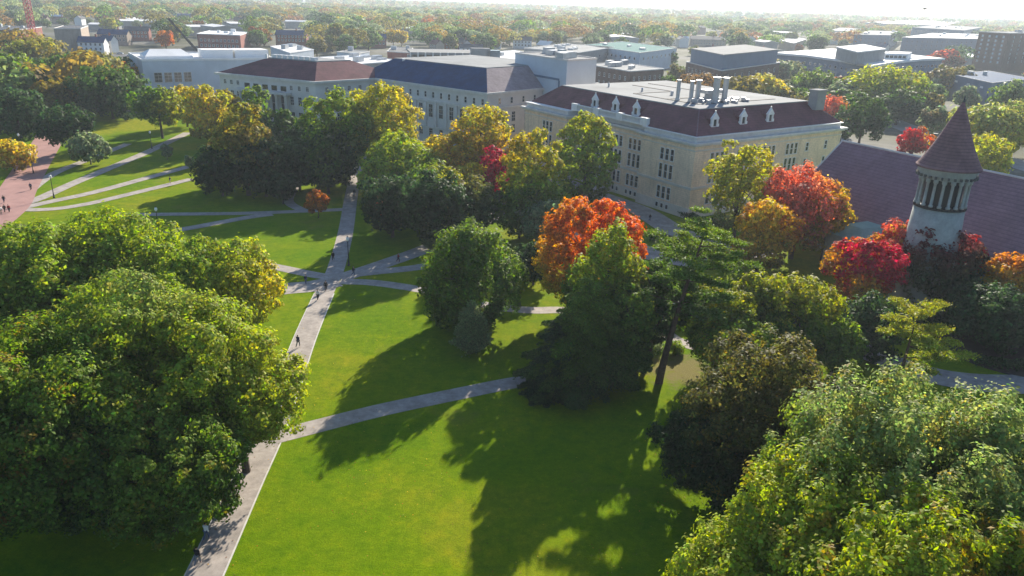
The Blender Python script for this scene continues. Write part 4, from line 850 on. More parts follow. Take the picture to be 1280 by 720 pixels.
T('evergreen_tree', 'dark tree between the olive tree and the top of the main walk', 370, 172, 13, 66, ['deep', ('dark', 'low', .5)], ncl=34, rc=.26, base=.04, drop=-.95)
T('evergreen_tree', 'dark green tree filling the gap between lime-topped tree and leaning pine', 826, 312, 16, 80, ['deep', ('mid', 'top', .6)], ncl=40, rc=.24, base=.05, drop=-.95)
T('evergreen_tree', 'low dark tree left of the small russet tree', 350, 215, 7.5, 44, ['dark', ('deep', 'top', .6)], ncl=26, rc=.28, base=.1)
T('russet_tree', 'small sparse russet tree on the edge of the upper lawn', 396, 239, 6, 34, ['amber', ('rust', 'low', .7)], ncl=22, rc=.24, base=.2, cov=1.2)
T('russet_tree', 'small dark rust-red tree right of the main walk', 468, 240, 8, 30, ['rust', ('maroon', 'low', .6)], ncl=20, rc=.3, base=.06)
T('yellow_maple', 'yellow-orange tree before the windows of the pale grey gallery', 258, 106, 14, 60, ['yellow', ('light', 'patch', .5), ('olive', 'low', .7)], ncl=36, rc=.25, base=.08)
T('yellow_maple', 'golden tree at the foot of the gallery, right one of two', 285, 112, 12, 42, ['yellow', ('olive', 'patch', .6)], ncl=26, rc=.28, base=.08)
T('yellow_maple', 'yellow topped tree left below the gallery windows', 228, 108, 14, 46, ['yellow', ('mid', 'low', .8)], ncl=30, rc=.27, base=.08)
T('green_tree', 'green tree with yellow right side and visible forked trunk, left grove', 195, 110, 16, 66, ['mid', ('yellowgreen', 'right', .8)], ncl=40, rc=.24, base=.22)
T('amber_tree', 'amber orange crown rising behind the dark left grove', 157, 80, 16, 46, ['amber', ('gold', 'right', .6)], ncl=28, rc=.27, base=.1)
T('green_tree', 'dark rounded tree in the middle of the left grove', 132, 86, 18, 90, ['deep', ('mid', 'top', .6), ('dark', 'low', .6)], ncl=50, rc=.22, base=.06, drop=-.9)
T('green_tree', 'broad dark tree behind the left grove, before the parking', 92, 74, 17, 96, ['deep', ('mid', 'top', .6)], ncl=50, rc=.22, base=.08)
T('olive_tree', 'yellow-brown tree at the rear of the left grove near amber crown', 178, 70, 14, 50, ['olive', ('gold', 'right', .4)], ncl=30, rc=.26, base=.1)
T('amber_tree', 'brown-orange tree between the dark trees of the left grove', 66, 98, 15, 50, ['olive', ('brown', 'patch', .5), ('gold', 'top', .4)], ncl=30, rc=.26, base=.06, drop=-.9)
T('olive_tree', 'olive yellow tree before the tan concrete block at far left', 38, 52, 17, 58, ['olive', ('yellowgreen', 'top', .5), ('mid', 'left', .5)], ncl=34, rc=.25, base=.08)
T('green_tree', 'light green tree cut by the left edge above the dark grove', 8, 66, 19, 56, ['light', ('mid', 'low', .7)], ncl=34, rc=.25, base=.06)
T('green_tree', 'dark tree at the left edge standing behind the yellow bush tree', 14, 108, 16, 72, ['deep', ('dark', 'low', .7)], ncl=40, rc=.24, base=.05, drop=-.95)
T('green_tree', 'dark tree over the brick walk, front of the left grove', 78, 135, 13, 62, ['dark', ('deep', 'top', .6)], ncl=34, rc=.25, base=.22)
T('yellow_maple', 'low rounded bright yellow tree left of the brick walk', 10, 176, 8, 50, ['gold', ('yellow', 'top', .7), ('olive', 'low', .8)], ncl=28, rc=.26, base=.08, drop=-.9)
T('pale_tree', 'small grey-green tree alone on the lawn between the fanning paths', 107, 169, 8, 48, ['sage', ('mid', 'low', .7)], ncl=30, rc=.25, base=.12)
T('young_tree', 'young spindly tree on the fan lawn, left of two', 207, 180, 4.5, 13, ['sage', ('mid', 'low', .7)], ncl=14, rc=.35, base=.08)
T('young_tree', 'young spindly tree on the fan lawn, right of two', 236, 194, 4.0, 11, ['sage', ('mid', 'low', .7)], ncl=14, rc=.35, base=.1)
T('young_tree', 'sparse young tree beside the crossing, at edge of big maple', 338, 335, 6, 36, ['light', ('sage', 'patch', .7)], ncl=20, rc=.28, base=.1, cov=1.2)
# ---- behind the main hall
T('green_tree', 'big airy yellow-green tree behind the right end of the main hall', 1112, 88, 20, 98, ['light', ('yellowgreen', 'top', .6), ('sage', 'low', .5)], ncl=50, rc=.22, base=.15, cov=1.7)
T('green_tree', 'dark green tree against the rear of the plum roof', 1085, 122, 17, 62, ['deep', ('mid', 'top', .5)], ncl=36, rc=.25, base=.05)
T('amber_tree', 'salmon-orange tree at the rear corner of the main hall', 1045, 121, 14, 42, ['pink', ('olive', 'low', .6), ('gold', 'right', .5)], ncl=26, rc=.28, base=.1)
T('green_tree', 'rounded dark green tree over the right rear of the flat roof', 1020, 90, 16, 60, ['deep', ('light', 'top', .6)], ncl=34, rc=.25, base=.08)
T('yellow_maple', 'pale yellow tree beyond the flat roof right of the stacks', 957, 94, 15, 68, ['yellow', ('olive', 'low', .6), ('pale', 'patch', .5)], ncl=36, rc=.25, base=.1)
T('green_tree', 'grey-green tree below the tip of the curved building', 1060, 100, 15, 46, ['sage', ('mid', 'low', .6)], ncl=28, rc=.27, base=.08)
T('olive_tree', 'brownish tree between curved building and blue depot', 1190, 86, 15, 54, ['olive', ('brown', 'patch', .5)], ncl=30, rc=.26, base=.1)
T('thin_tree', 'bare bluish-grey tree just left of the spire', 1170, 131, 13, 36, ['sage', ('brown', 'patch', .6)], ncl=24, rc=.26, base=.2, cov=.9)
T('thin_tree', 'grey bare-looking tree just right of the spire tip', 1219, 131, 12, 26, ['sage', ('brown', 'patch', .6)], ncl=20, rc=.28, base=.2, cov=.9)
T('crimson_maple', 'dusky red tree seen past the ridge left of the spire', 1148, 160, 10, 40, ['red', ('yellowgreen', 'right', .6), ('maroon', 'low', .6)], ncl=24, rc=.28, base=.1)
T('crimson_maple', 'rose red tree at the right end of the curved building', 1182, 65, 14, 32, ['pink', ('red', 'patch', .7)], ncl=24, rc=.28, base=.1)
T('lime_tree', 'pale yellow-green tree right of the spire above the ridge', 1250, 132, 17, 92, ['yellowgreen', ('pale', 'top', .6), ('mid', 'low', .5)], ncl=46, rc=.23, base=.06, drop=-.95)
T('lime_tree', 'yellow-green tree lower right of the spire, touching the ridge', 1235, 170, 13, 70, ['yellowgreen', ('lime', 'patch', .6)], ncl=36, rc=.25, base=.06, drop=-.95)
T('green_tree', 'tall green tree at the right edge beyond the plum ridge', 1278, 98, 19, 52, ['mid', ('pale', 'top', .6)], ncl=34, rc=.25, base=.08)
T('green_tree', 'grey-brown tree left of the curved building front', 985, 78, 14, 44, ['sage', ('brown', 'patch', .5)], ncl=26, rc=.27, base=.1)
T('lime_tree', 'pale round tree against the front of the curved building', 1140, 108, 15, 40, ['light', ('olive', 'patch', .6)], ncl=26, rc=.27, base=.1)
# hedges and shrubs
def shrub(label, x, y, h, w, spec, name='shrub', group=None, n=16):
    p = G(x, y); dist = (p-Vector((0, 0, HC))).length
    C, N, S, K, cc, cr = crown_leaves(w/2, h/2, h/2, max(.10, dist*.0013), spec, ncl=n, rc=.4, drop=-1, cov=2.4)
    r = root(name, label, 'shrub', (p.x, p.y, 0), group); link('foliage', leaves_to_mesh('foliage', C, N, S, K, .62, LEAF), r); mb = MB()
    for k in range(4): mb.tube([(0, 0, -.1), tuple(np.array(cc[k])*.9)], [.06, .02], 5)
    link('stem', mb.mesh('stem', MAT['bark']), r); return r
shrub('low green hedge bush in the bed between the two paved curves', 828, 398, 1.6, 5.5, ['light', ('mid', 'low', .6)])
shrub('low green bush right of the hedge bush, before the parked white car', 848, 408, 1.3, 4.0, ['light', ('mid', 'low', .6)])
shrub('grey-green bush on the straw grass left of the leaning pine', 810, 436, 1.6, 4.6, ['sage', ('deep', 'low', .6)])
shrub('bright green bush at the foot of the leaning pine', 845, 442, 1.7, 2.6, ['light', ('mid', 'low', .6)])
shrub('dark shrub at the hall entrance steps', 790, 222, 2.0, 3.0, ['deep', ('dark', 'low', .6)])
def hedge(label, px, h, w):
    pts = [G(*p) for p in px]; Cc = []; tot = 0
    for a, b2 in zip(pts, pts[1:]):
        L = (b2-a).length; n = int(L*w*85); t = rng.random(n); o2 = rng.uniform(-1, 1, n); nn = Vector((-(b2-a).y, (b2-a).x, 0)).normalized()
        z = h*np.sqrt(rng.random(n))*(1-.35*o2**2)
        C = np.array(a)[None]*(1-t)[:, None]+np.array(b2)[None]*t[:, None]+np.array(nn)[None]*(o2*w/2)[:, None]; C[:, 2] = z; Cc.append(C)
    C = np.concatenate(Cc); c0 = C.mean(0); c0[2] = 0; C = C-c0; n = len(C)
    K = jitter(np.array(PAL['deep'])[None].repeat(n, 0), .3); r = root('hedge', label, 'hedge', tuple(c0))
    link('foliage', leaves_to_mesh('foliage', C, rng.normal(size=(n, 3))*.6+np.array([0, 0, .6]), np.full(n, .18), K, .62, LEAF), r); return r
hedge('dark clipped hedge along the foot of the main hall corner', [(806, 246), (840, 262), (872, 280), (905, 284)], 1.7, 3.0)
hedge('dark hedge across the walk from the hall corner', [(815, 300), (842, 306), (880, 306)], 1.5, 3.4)
hedge('dark hedge at the near edge of the driveway disc by the round tower', [(1215, 455), (1262, 462), (1310, 458)], 1.4, 2.0)
hedge('dark planting along the wall of the stone hall', [(1075, 395), (1130, 402), (1200, 408), (1290, 420)], 1.6, 3.2)
# fallen leaves on the near lawns
n = 3800; X = rng.uniform(-32, 40, n); Y = rng.uniform(42, 125, n); keep = rng.random(n) < .25+.75*(np.sin(X*.21+1)*np.sin(Y*.17) > .1)
X, Y = X[keep], Y[keep]; n = len(X); C = np.stack([X, Y, np.full(n, .06)], 1)
K = jitter(np.array([PAL[k] for k in ('gold', 'olive', 'brown', 'rust')])[rng.integers(0, 4, n)], .3)
o = link('fallen_leaves', leaves_to_mesh('fallen_leaves', C, rng.normal(size=(n, 3))*.15+np.array([0, 0, 1]), .05+.04*rng.random(n), K, .7, LEAF)); o['kind'] = 'stuff'; o['label'] = 'scattered fallen leaves on the near lawn'
# ------------------------------------------------------------------ the neighbourhood beyond: single trees, houses, far woods
SECT = [(110, 'behind the far left brick terrace'), (235, 'beyond the white houses'), (335, 'beyond the brick school block'), (440, 'above the maroon-roofed hall'),
        (512, 'beyond the flat service roofs'), (640, 'behind the parking deck'), (760, 'beyond the pale windowless box'), (862, 'above the green metal roof'),
        (975, 'beyond the slate-blue science block'), (1120, 'around the curved building'), (9999, 'around the dormitory slabs')]
def sector(x):
    for lim, s in SECT:
        if x < lim: return s
ORD = ['', 'second ', 'third ', 'fourth ', 'fifth ', 'sixth ', 'seventh ', 'eighth ', 'ninth ', 'tenth ', 'eleventh ', 'twelfth ', 'thirteenth ', 'fourteenth ', 'fifteenth ', 'sixteenth ', 'seventeenth ', 'eighteenth ']
def order_labels(objs, noun):
    """objs: (object, pixel x, word); neighbours of one look are told apart from left to right"""
    by = {}
    for o, x, wd_ in objs: by.setdefault((wd_, sector(x)), []).append((x, o))
    for (wd_, s), L in by.items():
        L.sort(key=lambda t: t[0])
        for i, (x, o) in enumerate(L):
            o['label'] = ('lone %s %s %s' % (wd_, noun, s)) if len(L) == 1 else ('%s%s from the left among the %s %ss %s' % (ORD[i] if i < len(ORD) else '%dth ' % (i+1), '' if i else 'first', wd_, noun, s)).replace('  ', ' ')
FV = [('dark green', ['deep', ('mid', 'top', .6)]), ('dull green', ['mid', ('sage', 'patch', .6)]), ('olive green', ['olive', ('mid', 'patch', .7)]), ('yellow', ['yellow', ('gold', 'patch', .6)]),
      ('orange', ['amber', ('orange', 'patch', .7)]), ('rust brown', ['rust', ('olive', 'patch', .6)]), ('pale yellow-green', ['yellowgreen', ('pale', 'patch', .7)]), ('grey-green', ['sage', ('mid', 'low', .7)])]
proto = []
for w_, sp in FV:
    for v in range(2):
        C, N, S, K, cc, cr = crown_leaves(6.0, 5.6, 7.0, .62, sp, ncl=26, rc=.3, cov=2.0, drop=-.9, lump=.3, flat_=.5)
        cm = leaves_to_mesh('crown', C, N, S, K, .62, LEAF); tm = trunk_mb(12.6, 7.0, [cc[i] for i in range(5)], .32).mesh('trunk', MAT['bark']); proto.append((w_, cm, tm))
def inpoly(x, y, q):
    c = False; n = len(q)
    for i in range(n):
        a, b2 = q[i], q[(i+1) % n]
        if (a[1] > y) != (b2[1] > y) and x < (b2[0]-a[0])*(y-a[1])/(b2[1]-a[1])+a[0]: c = not c
    return c
FB = [(min(p[0] for p in q)-4, max(p[0] for p in q)+4, min(p[1] for p in q)-4, max(p[1] for p in q)+4, inset(q, -3.5)) for q in FOOT]
def blocked(x, y):
    return any(a < x < b2 and c < y < d and inpoly(x, y, q) for a, b2, c, d, q in FB)
# sight lines that must stay open to show the building fronts (photo x0,y0,x1,y1)
OPEN = [(0, 36, 66, 52), (66, 34, 112, 64), (100, 40, 160, 72), (60, 62, 215, 76), (160, 36, 188, 62), (176, 60, 392, 112), (244, 38, 304, 60), (344, 34, 384, 62), (392, 68, 515, 100), (448, 66, 745, 130), (640, 62, 850, 112), (856, 66, 960, 106),
        (968, 62, 1180, 92), (1128, 44, 1215, 66), (1215, 36, 1285, 98), (1186, 88, 1275, 132), (480, 48, 520, 66), (974, 48, 1008, 62), (866, 44, 905, 56), (214, 14, 236, 24)]
rs = random.Random(42); placed = []; far = []
def put_far(x, yt, h, wr, vi, exact=False):
    if not exact: h *= 1.55 if 25 < yt < 62 else 1
    elif 17 < yt < 50: h *= 1.2
    p = G(x, yt, h); k = h/12.6
    w_, cm, tm = proto[vi]; r = root(w_.replace(' ', '_').replace('-', '_')+'_tree', '', 'tree', (p.x, p.y, 0), 'street trees of the neighbourhood beyond'); r.rotation_euler.z = rs.random()*6.3
    r.scale = (k*wr, k*wr, k); link('trunk', tm, r); link('crown', cm, r); far.append((r, x, w_)); placed.append((p.x, p.y, 5.5*k*wr))
# the ones the eye picks out
for x, yt, h, wr, c_ in ((535, 22, 17, 1.25, 4), (527, 22, 15, 1.0, 4), (446, 18, 18, 1.2, 3), (415, 20, 17, 1.3, 3), (491, 36, 13, 1.2, 3), (502, 38, 12, 1.1, 3), (205, 37, 12, 1.2, 4), (268, 20, 14, 1.1, 6), (248, 24, 12, 1.1, 5), (323, 18, 14, 1.0, 3), (345, 24, 14, 1.2, 0),
                        (597, 43, 11, 1.3, 3), (614, 32, 14, 1.4, 6), (630, 36, 13, 1.3, 6), (664, 36, 13, 1.1, 3), (708, 24, 15, 1.3, 3), (690, 22, 14, 1.1, 5), (730, 30, 13, 1.1, 6), (572, 20, 16, 1.5, 1), (440, 44, 10, 1.1, 2), (395, 46, 12, 1.2, 2), (415, 44, 11, 1.1, 2),
                        (890, 38, 12, 1.3, 6), (905, 40, 11, 1.0, 4), (925, 40, 18, 1.1, 0), (1022, 42, 18, 1.3, 0), (1056, 48, 12, 1.0, 0), (902, 60, 11, 1.1, 4), (868, 56, 10, 1.2, 2), (800, 40, 12, 1.3, 6), (1000, 54, 11, 1.0, 5), (1090, 34, 13, 1.4, 7), (15, 12, 17, 1.3, 7), (90, 12, 17, 1.4, 6), (80, 8, 17, 1.4, 0), (150, 6, 16, 1.4, 2), (126, 13, 16, 1.4, 2), (838, 62, 13, 1.2, 0), (848, 78, 13, 1.1, 2), (836, 92, 12, 1.0, 1), (962, 60, 13, 1.0, 2), (1200, 62, 13, 1.1, 1), (1208, 80, 14, 1.1, 2), (1215, 106, 13, 1.1, 7), (1165, 112, 14, 1.1, 2), (1130, 40, 14, 1.2, 1), (1118, 66, 12, 1.0, 7), (990, 40, 14, 1.3, 2), (960, 36, 14, 1.3, 1), (1210, 30, 15, 1.3, 7), (1190, 33, 14, 1.2, 0), (1060, 22, 16, 1.4, 7), (780, 46, 14, 1.2, 1), (742, 44, 13, 1.2, 7), (820, 50, 13, 1.1, 2)):
    put_far(x, yt, h, wr, c_*2+rs.randrange(2), True)
tries = 0
WV = [0]*7+[1]*9+[2]*9+[3]*2+[4]*1+[5]*3+[6]*4+[7]*8
cand = []
for _ in range(5200):
    x = rs.uniform(-30, 1310); hz = -19+40*x/1280; h = rs.choice((10, 11, 12, 13, 14, 15))
    yt = hz+rs.uniform(26, 96); cand.append((-yt+hz, x, yt, h))
cand.sort()
for _, x, yt, h in cand:
    if len(far) >= 222: break
    he = h*1.55 if 25 < yt < 62 else h; p = G(x, yt, he); yb = pix((p.x, p.y, 0))[1]; wr = rs.uniform(1.0, 1.6); hw = 6*wr*he/12.6*FPX/p.length
    if p.length < 250 or blocked(p.x, p.y): continue
    if any(x+hw > a and x-hw < c and yb > b2 and yt < d for a, b2, c, d in OPEN): continue
    if any((p.x-a)**2+(p.y-b2)**2 < (r_+4*wr*he/12.6)**2 for a, b2, r_ in placed): continue
    put_far(x, yt, h, wr, rs.choice(WV)*2+rs.randrange(2))
order_labels(far, 'tree')
# rows of houses among the trees
hs = []; KH = [('white', 'trim', 'darkroof'), ('tan', 'tanblock', 'redroof'), ('red brick', 'brick', 'darkroof'), ('blue-roofed', 'palewall', 'slate'), ('white-roofed', 'concrete', 'whiteroof'), ('grey', 'greyblock', 'darkroof')]
hc_ = []
for _ in range(4000):
    x = rs.uniform(0, 1275); hz = -19+40*x/1280; hc_.append((x, hz+rs.uniform(16, 62)))
for x, y in hc_:
    if len(hs) >= 110: break
    ze = rs.choice((6, 8, 9, 11)); p = G(x, y, ze); big = p.length > 800 and rs.random() < .45
    if blocked(p.x, p.y) or any((p.x-a)**2+(p.y-b2)**2 < (r_+8)**2 for a, b2, r_ in placed): continue
    if any(a-10 < x < c+10 and y > b2-4 and y < d for a, b2, c, d in OPEN): continue
    k = 4 if big else rs.choice((0, 0, 1, 2, 3, 3, 4, 5)); wm = rs.uniform(26, 48) if big else rs.uniform(10, 18)
    w_, wl, rf_ = KH[k]
    r = house('house', '', x, y, ze, wm*FPX/p.length, rs.uniform(.5, .8), rs.choice((.12, .12+PI/2, -.9, .66))+rs.uniform(-.1, .1), wl, rf_, win=not big and p.length < 700, zr=1.5 if big else rs.uniform(2.5, 3.6), group='houses of the neighbourhood beyond')
    placed.append((p.x, p.y, wm*.8)); placed.append((p.x*(1-22/p.length), p.y*(1-22/p.length), 11)); hs.append((r, x, w_))
order_labels(hs, 'house')
FB = [(min(p[0] for p in q)-4, max(p[0] for p in q)+4, min(p[1] for p in q)-4, max(p[1] for p in q)+4, inset(q, -3.5)) for q in FOOT]
# distant woods: nobody could count these crowns
Cs, Ns, Ss, Ks = [], [], [], []
cols = [PAL[k] for k in ('deep', 'mid', 'olive', 'sage', 'mid', 'deep', 'olive', 'sage', 'pale', 'deep', 'mid', 'olive')]+[(.30, .22, .06), (.24, .13, .06), (.26, .25, .08), (.20, .13, .06)]
grid = {}
for a, b2, r_ in placed: grid.setdefault((int(a//30), int(b2//30)), []).append((a, b2, r_))
cnt = 0
for _ in range(9500):
    u = rs.random(); d = 330*(7500/330)**(u**.85); th = math.radians(90)+math.radians(rs.uniform(-38, 38)); x, y = d*math.cos(th), d*math.sin(th)
    px_, py_, _z = pix((x, y, 12))
    if d < 1400:
        hz = -19+40*px_/1280; yb = pix((x, y, 0))[1]
        if px_ > 960 and d < 620: continue
        if blocked(x, y): continue
        hw = 6*FPX/d
        if any(px_+hw > a and px_-hw < c and yb > b2 and py_ < dd for a, b2, c, dd in OPEN): continue
        gx, gy = int(x//30), int(y//30)
        if any((x-a)**2+(y-b2)**2 < (r_+6)**2 for i in (-1, 0, 1) for j in (-1, 0, 1) for a, b2, r_ in grid.get((gx+i, gy+j), ())): continue
        grid.setdefault((gx, gy), []).append((x, y, 9))
    elif rs.random() < .15: continue
    h = rs.uniform(15, 23)+(9 if d > 3000 else 0); R = rs.uniform(9, 16)
    n = 420 if d < 900 else (200 if d < 2000 else 70); q = unit(n); q[:, 2] = np.where(q[:, 2] < -.3, -q[:, 2], q[:, 2])
    C = q*np.array([R, R, h*.42])*(.82+.25*rng.random((n, 1))*(1+.3*np.sin(q[:, :1]*5+cnt)))+np.array([x, y, h*.57]); Cs.append(C); Ns.append(q+rng.normal(size=(n, 3))*.45)
    Ss.append(np.full(n, (1.0 if d < 900 else 1.5 if d < 2000 else 2.6))*(.7+.6*rng.random(n))); ci = int((math.sin(x*.011+1.3)+math.sin(y*.007+x*.004)+2)/4*len(cols)*.75+rs.random()*len(cols)*.6) % len(cols); Ks.append((np.array(cols[ci])[None]*np.exp(rng.normal(0, .12))).repeat(n, 0)); cnt += 1
C, N, S, K = map(np.concatenate, (Cs, Ns, Ss, Ks))
o = link('distant_woods', leaves_to_mesh('distant_woods', C, N, S, jitter(K, .16), .75, LEAF)); o['kind'] = 'stuff'; o['label'] = 'autumn woods and gardens stretching to the horizon'
print('LEAVES', NT[0], 'WOODS', len(C), 'far trees', len(far), 'houses', len(hs), 'wood trees', cnt)
# faint city towers on the horizon
for i, (x, y, w_, h, lab) in enumerate(((1044, 15.5, 45, 95, 'faint squat city tower on the horizon, left of two'), (1057, 16, 70, 120, 'faint widest city tower on the horizon, right of two'), (1096, 17, 80, 60, 'faint low city block on the horizon right of the towers'), (990, 13, 22, 110, 'faint needle-thin city tower left of the horizon towers'))):
    d = 9500; w_ *= 1.8; h *= 1.5; gx = (x-640)/FPX; p = Vector((gx*d*1.0, d*1.0, 0)); xx = pix((p.x, p.y, 0))[0]; p.x += (x-xx)*d/FPX
    r = root('city_tower', lab, 'tower', (p.x, p.y, 0)); mb = MB(); mb.box((p.x, p.y, h*.4), (w_/2, 20, h*.4)); part('wall', mb, 'greyblock', r)
    mb = MB(); mb.box((p.x, p.y, h*.9), (w_*.36, 15, h*.1)); part('upper_storey', mb, 'greyblock', r)
# long white roofs near the horizon
for x0, x1, y, lab in ((560, 632, 6, 'long pale warehouse roof among the trees near the top centre'), (885, 935, 17, 'long white warehouse roofs right of centre near the horizon'), (1055, 1120, 20, 'long white strip roof near the right horizon'), (1205, 1285, 27, 'long thin white roof at the right edge of the horizon')):
    hh = 16; A_, B_ = G(x0, y, hh), G(x1, y+(x1-x0)*.031, hh); dd = (B_-A_); nn = Vector((-dd.y, dd.x, 0)).normalized()*70; q = [(A_.x, A_.y), (B_.x, B_.y), (B_.x+nn.x, B_.y+nn.y), (A_.x+nn.x, A_.y+nn.y)]
    c = cen(q); r = root('warehouse', lab, 'building', (c[0], c[1], 0)); mb = MB(); mb.prism(q, 0, hh-1); part('wall', mb, 'greyblock', r); mb = MB(); mb.prism(inset(q, -1), hh-.99, hh+.6); part('roof', mb, 'whiteroof', r)
# ------------------------------------------------------------------ cranes
def crane():
    p = G(44, 60); r = root('tower_crane', 'red lattice crane mast rising above the brick terrace at far left', 'crane', (p.x, p.y, 0)); H_ = 62; n = 20
    def lattice(p0, p1, w):
        mb = MB(); d = (p1-p0); a = d.cross(Vector((0, 1, 0))).normalized()*w/2; b2 = d.cross(a).normalized()*w/2; cs = [a+b2, a-b2, -a-b2, -a+b2]
        for c in cs: mb.tube([p0+c, p1+c], .34, 4)
        for i in range(n):
            u, v = p0+d*(i/n), p0+d*((i+1)/n)
            for j in range(4): mb.tube([u+cs[j], v+cs[(j+1) % 4]], .22, 4); mb.tube([v+cs[j], v+cs[(j+1) % 4]], .18, 4)
        return mb
    base = Vector((p.x, p.y, 0)); part('mast', lattice(base, base+Vector((0, 0, H_)), 3.4), 'redpaint', r)
    top = base+Vector((0, 0, H_)); part('jib', lattice(top, top+Vector((-22, 16, 24)), 1.6), 'redpaint', r)
    mb = MB(); mb.box((p.x+2, p.y, H_+.8), (2.4, 1.4, 1.2)); part('cab', mb, 'redpaint', r); mb = MB(); mb.box((p.x, p.y, .5), (3, 3, .5)); part('base', mb, 'concrete', r)
    p = G(248, 70); r = root('mobile_crane', 'dark mobile crane boom slanting over the pale gallery roof', 'crane', (p.x, p.y, 0)); n = 16
    b0 = Vector((p.x, p.y, 3.0)); D = (p-Vector((0, 0, HC))).length; t_ = G(218, 18, 3.0)
    e = b0+Vector((-.030*D, 0, 22)); part('boom', lattice(b0, e, .9), 'black', r)
    mb = MB(); mb.box((p.x, p.y, 1.6), (3.4, 1.6, .9)); mb.box((p.x+1.2, p.y, 3.1), (1.8, 1.5, .8)); part('carrier', mb, 'black', r)
    for sx in (-2.2, 0, 2.2):
        mb = MB(); mb.tube([(p.x+sx, p.y-1.7, .65), (p.x+sx, p.y-1.3, .65)], .65, 14); part('wheel', mb, 'black', r)
crane()
# ------------------------------------------------------------------ lamps
def lamp_post():
    r = root('street_lamp', '', 'street lamp', (0, 0, 0)); mb = MB()
    mb.lathe((0, 0, 0), [(.26, 0), (.26, .15), (.17, .3), (.15, .9), (.09, 1.0), (.065, 4.3), (.11, 4.36), (.11, 4.45)], 12); part('pole', mb, 'black', r, smooth=True)
    mb = MB(); mb.lathe((0, 0, 4.45), [(.10, 0), (.24, .2), (.28, .42), (.22, .65), (.08, .78)], 14); part('globe', mb, 'globe', r, smooth=True)
    mb = MB(); mb.lathe((0, 0, 5.2), [(.13, 0), (.10, .08), (.03, .2)], 10); part('cap', mb, 'black', r); return r
LP = [((67.7, 247.5), 'lamp with white globe on the fanning paths, nearest the brick walk'), ((42, 217), 'globe lamp at the edge of the brick walk by the yellow tree'), ((252, 222), 'globe lamp on the lawn tip right of the fan of paths'),
      ((199, 292), 'globe lamp whose head just shows over the big maple'), ((190, 186), 'globe lamp under the forked tree of the left grove'), ((268, 200), 'globe lamp in shade before the olive tree'), ((27, 190), 'globe lamp in the dark shade left of brick walk'),
      ((436, 332), 'globe lamp beside the walk just above the path crossing'), ((838, 421), 'dark lamp post by the paved curve left of the leaning pine'), ((806, 436), 'globe lamp on the straw grass near the grey-green bush'),
      ((601, 272), 'globe lamp beside the shaded walk of the central grove'), ((902, 292), 'globe lamp by the hedge at the main hall corner'), ((1140, 466), 'globe lamp beside the driveway at the stone hall')]
l0 = None
for (x, y), lab in LP:
    p = G(x, y)
    if l0 is None: l0 = lamp_post(); o = l0; kids = list(l0.children)
    else:
        o = l0.copy(); col.objects.link(o)
        for c in kids: d = c.copy(); col.objects.link(d); d.parent = o
    o.location = p; o['label'] = lab; o['group'] = 'globe lamps along the paths'
# ------------------------------------------------------------------ cars
def car():
    r = root('parked_car', '', 'car', (0, 0, 0)); W = .88
    prof = [(-2.2, .35), (-2.22, .75), (-2.1, .95), (-1.1, 1.02), (-.45, 1.02), (1.0, 1.02), (2.0, .98), (2.22, .8), (2.2, .35)]
    mb = MB(); n = len(prof)
    mb.add([(x, -W, z) for x, z in prof]+[(x, W, z) for x, z in prof], [tuple(range(n)), tuple(range(2*n-1, n-1, -1))]+[(i, n+i, n+(i+1) % n, (i+1) % n) for i in range(n)])
    body = part('body', mb, flat('car_paint', (.3, .3, .32), .3, .03, spec=.6), r)
    cab = [(-1.2, 1.02), (-.55, 1.48), (.85, 1.5), (1.75, 1.02)]; mb = MB(); w2 = .68
    mb.add([(cab[0][0], -W+.04, 1.02), (cab[1][0], -w2, 1.46), (cab[2][0], -w2, 1.48), (cab[3][0], -W+.04, 1.02), (cab[0][0], W-.04, 1.02), (cab[1][0], w2, 1.46), (cab[2][0], w2, 1.48), (cab[3][0], W-.04, 1.02)],
           [(0, 1, 2, 3), (7, 6, 5, 4), (0, 4, 5, 1), (2, 6, 7, 3)]); part('window', mb, 'glass', r)
    mb = MB(); mb.box((.15, 0, 1.5), (.72, w2, .025)); part('roof', mb, body.data.materials[0], r)
    for sx in (-1.4, 1.35):
        for sy in (-.8, .8):
            mb = MB(); mb.tube([(sx, sy-.11, .33), (sx, sy+.11, .33)], .33, 14); w = part('wheel', mb, 'black', r)
            mb = MB(); mb.tube([(sx, sy-.13, .33), (sx, sy+.13, .33)], .18, 10); link('rim', mb.mesh('rim', MAT['metal']), w)
    for sy in (-.6, .6):
        mb = MB(); mb.box((-2.2, sy, .72), (.05, .18, .09)); part('headlight', mb, 'trim', r)
    return r
PAINT = {k: flat('car_paint_'+k, c, .3, .03, spec=.6) for k, c in dict(white=(.75, .75, .75), black=(.02, .02, .025), blue=(.05, .10, .25), silver=(.5, .52, .54), red=(.35, .03, .03), grey=(.2, .21, .22)).items()}
c0 = None
CARS = [(836, 394, -.35, 'black', 'black car parked on the paved curve left of the leaning pine'), (853, 400, -.5, 'white', 'white car parked right behind the black one by the leaning pine')]
for i, (x, y) in enumerate(((74, 69), (84, 66.5), (95, 70), (106, 67), (121, 68.5), (131, 71), (150, 68), (163, 70.5), (176, 69), (15, 66), (5, 62))):
    c_ = ('white', 'silver', 'blue', 'red', 'white', 'grey', 'silver', 'white', 'black', 'white', 'blue')[i]
    CARS.append((x, y, .05 if i % 2 else .1, c_, '%s car in the street below the tan block, %sfrom the left' % (c_, ('third ', 'fourth ', 'fifth ', 'sixth ', 'seventh ', 'eighth ', 'ninth ', 'tenth ', 'last ', 'second ', 'first ')[i])))
